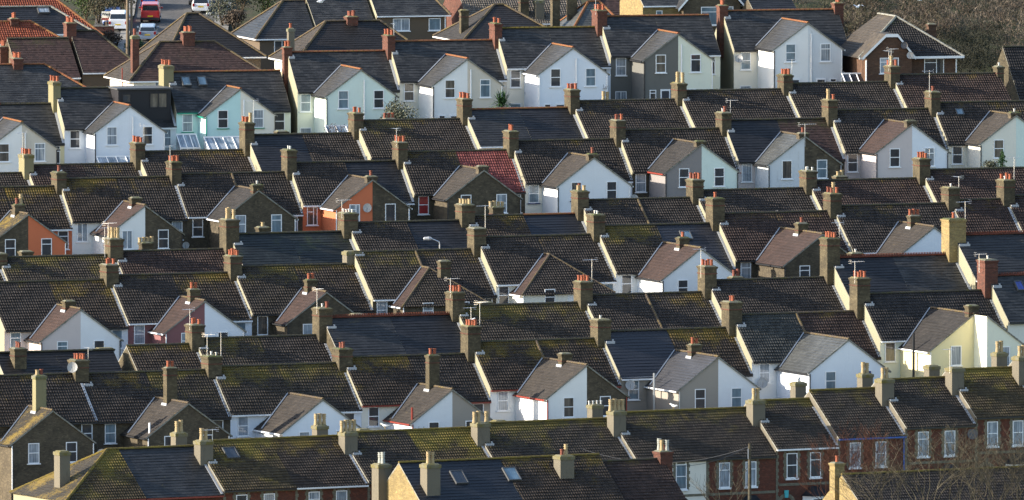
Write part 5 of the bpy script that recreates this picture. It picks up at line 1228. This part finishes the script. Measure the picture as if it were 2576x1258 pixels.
# ------------------------------------------------------------------ gulls
def gull(p, label, fly=False, rz=0, s=1.0):
    root = empty('gull', p, R(rz)); mb = MB(); st = [(-.30, .015, .20), (-.22, .05, .19), (-.08, .085, .18), (.06, .09, .2), (.14, .06, .26), (.19, .05, .31), (.24, .045, .32), (.28, .015, .31)]
    rings = [[Vector((x*s, r_*s*math.cos(6.283*k/8), (z+r_*math.sin(6.283*k/8)*1.05)*s)) for k in range(8)] for x, r_, z in st]
    for i in range(len(rings)-1):
        for k in range(8): j = (k+1) % 8; mb.face([rings[i][k], rings[i][j], rings[i+1][j], rings[i+1][k]], smooth=True)
    mb.build('body', ['feather'], root); b = MB(); b.cyl((.27*s, 0, .31*s), [(0, .015*s), (.07*s, .004)], 5, 0, axis=0); b.build('beak', ['beak'], root)
    for sg in (-1, 1):
        w = MB()
        if fly:
            w.face([(.1*s, sg*.07*s, .22*s), (-.1*s, sg*.07*s, .22*s), (-.12*s, sg*.35*s, .36*s), (.06*s, sg*.35*s, .36*s)]); w.face([(.06*s, sg*.35*s, .36*s), (-.12*s, sg*.35*s, .36*s), (-.28*s, sg*.72*s, .26*s)])
        else: w.face([(.1*s, sg*.085*s, .24*s), (.05*s, sg*.1*s, .14*s), (-.34*s, sg*.03*s, .2*s), (-.2*s, sg*.05*s, .27*s)])
        w.build('wing', ['wing' if not fly else 'feather'], root)
        if not fly: l = MB(); l.tube([(0, sg*.04*s, 0), (0, sg*.04*s, .14*s)], .008*s, 4); l.build('leg', ['beak'], root)
    tag(root, label, 'gull')
ridge8 = lambda px, yy: on_row(px, yy, 1160, R(28))
gull(ridge8(968, 1083)+Vector((0, 0, .15)), 'white gull standing on a mossy ridge below the taupe gable', rz=170, s=1.2)
gull(ridge8(1694, 1033)+Vector((0, 0, .15)), 'white gull standing on the front terrace ridge below the taupe wall', rz=150, s=1.2)
gull(on_row(148, 436, 1271, R(19))+Vector((0, 0, -.1)), 'gull sitting on a potless chimney at the left', rz=0, s=1.1)
gull(on_row(1187, 806, 1187, R(24))+Vector((.0, 0, -.15)), 'grey gull perched on the clay chimney pots, lower centre', rz=0, s=1.0)
gull(at(808, 12, 1330), 'white gull gliding over the slate roof at top centre', True, 20, 1.5)
gull(at(2158, 24, 1335), 'white gull flying in front of the brown scrub', True, 60, 1.2)
gull(at(2316, 5, 1335), 'small distant gull flying at the top right edge', True, 10, 1.1)

# ------------------------------------------------------------------ light, sky, camera
SUN_AZ_VEC = Vector((-math.cos(R(5)), -math.sin(R(5)), 0)); EL = R(21)
to_sun = Vector((SUN_AZ_VEC.x*math.cos(EL), SUN_AZ_VEC.y*math.cos(EL), math.sin(EL)))
sl = bpy.data.lights.new('sun', 'SUN'); sl.energy = 4.6; sl.angle = R(.5); sl.color = (1.0, .91, .77)
so = bpy.data.objects.new('sun', sl); COL.objects.link(so); so.rotation_euler = to_sun.to_track_quat('Z', 'Y').to_euler(); so.location = (0, 1200, 200)
w = bpy.data.worlds.new('World'); scene.world = w; w.use_nodes = True
nt = w.node_tree; skyn = nt.nodes.new('ShaderNodeTexSky'); skyn.sky_type = 'NISHITA'; skyn.sun_disc = False; skyn.sun_elevation = EL
skyn.sun_rotation = math.atan2(to_sun.x, to_sun.y); nt.links.new(skyn.outputs[0], nt.nodes['Background'].inputs[0]); nt.nodes['Background'].inputs[1].default_value = .15
cam = bpy.data.cameras.new('Camera'); cam.sensor_width = 36; cam.lens = FP/2576*36; cam.clip_start = 10; cam.clip_end = 6000
co = bpy.data.objects.new('Camera', cam); COL.objects.link(co); co.location = (0, 0, CAMZ); co.rotation_euler = (R(90)-PIT, 0, 0); scene.camera = co
scene.view_settings.view_transform = 'Standard'; scene.view_settings.look = 'None'; scene.view_settings.exposure = 1.3; scene.view_settings.gamma = 1
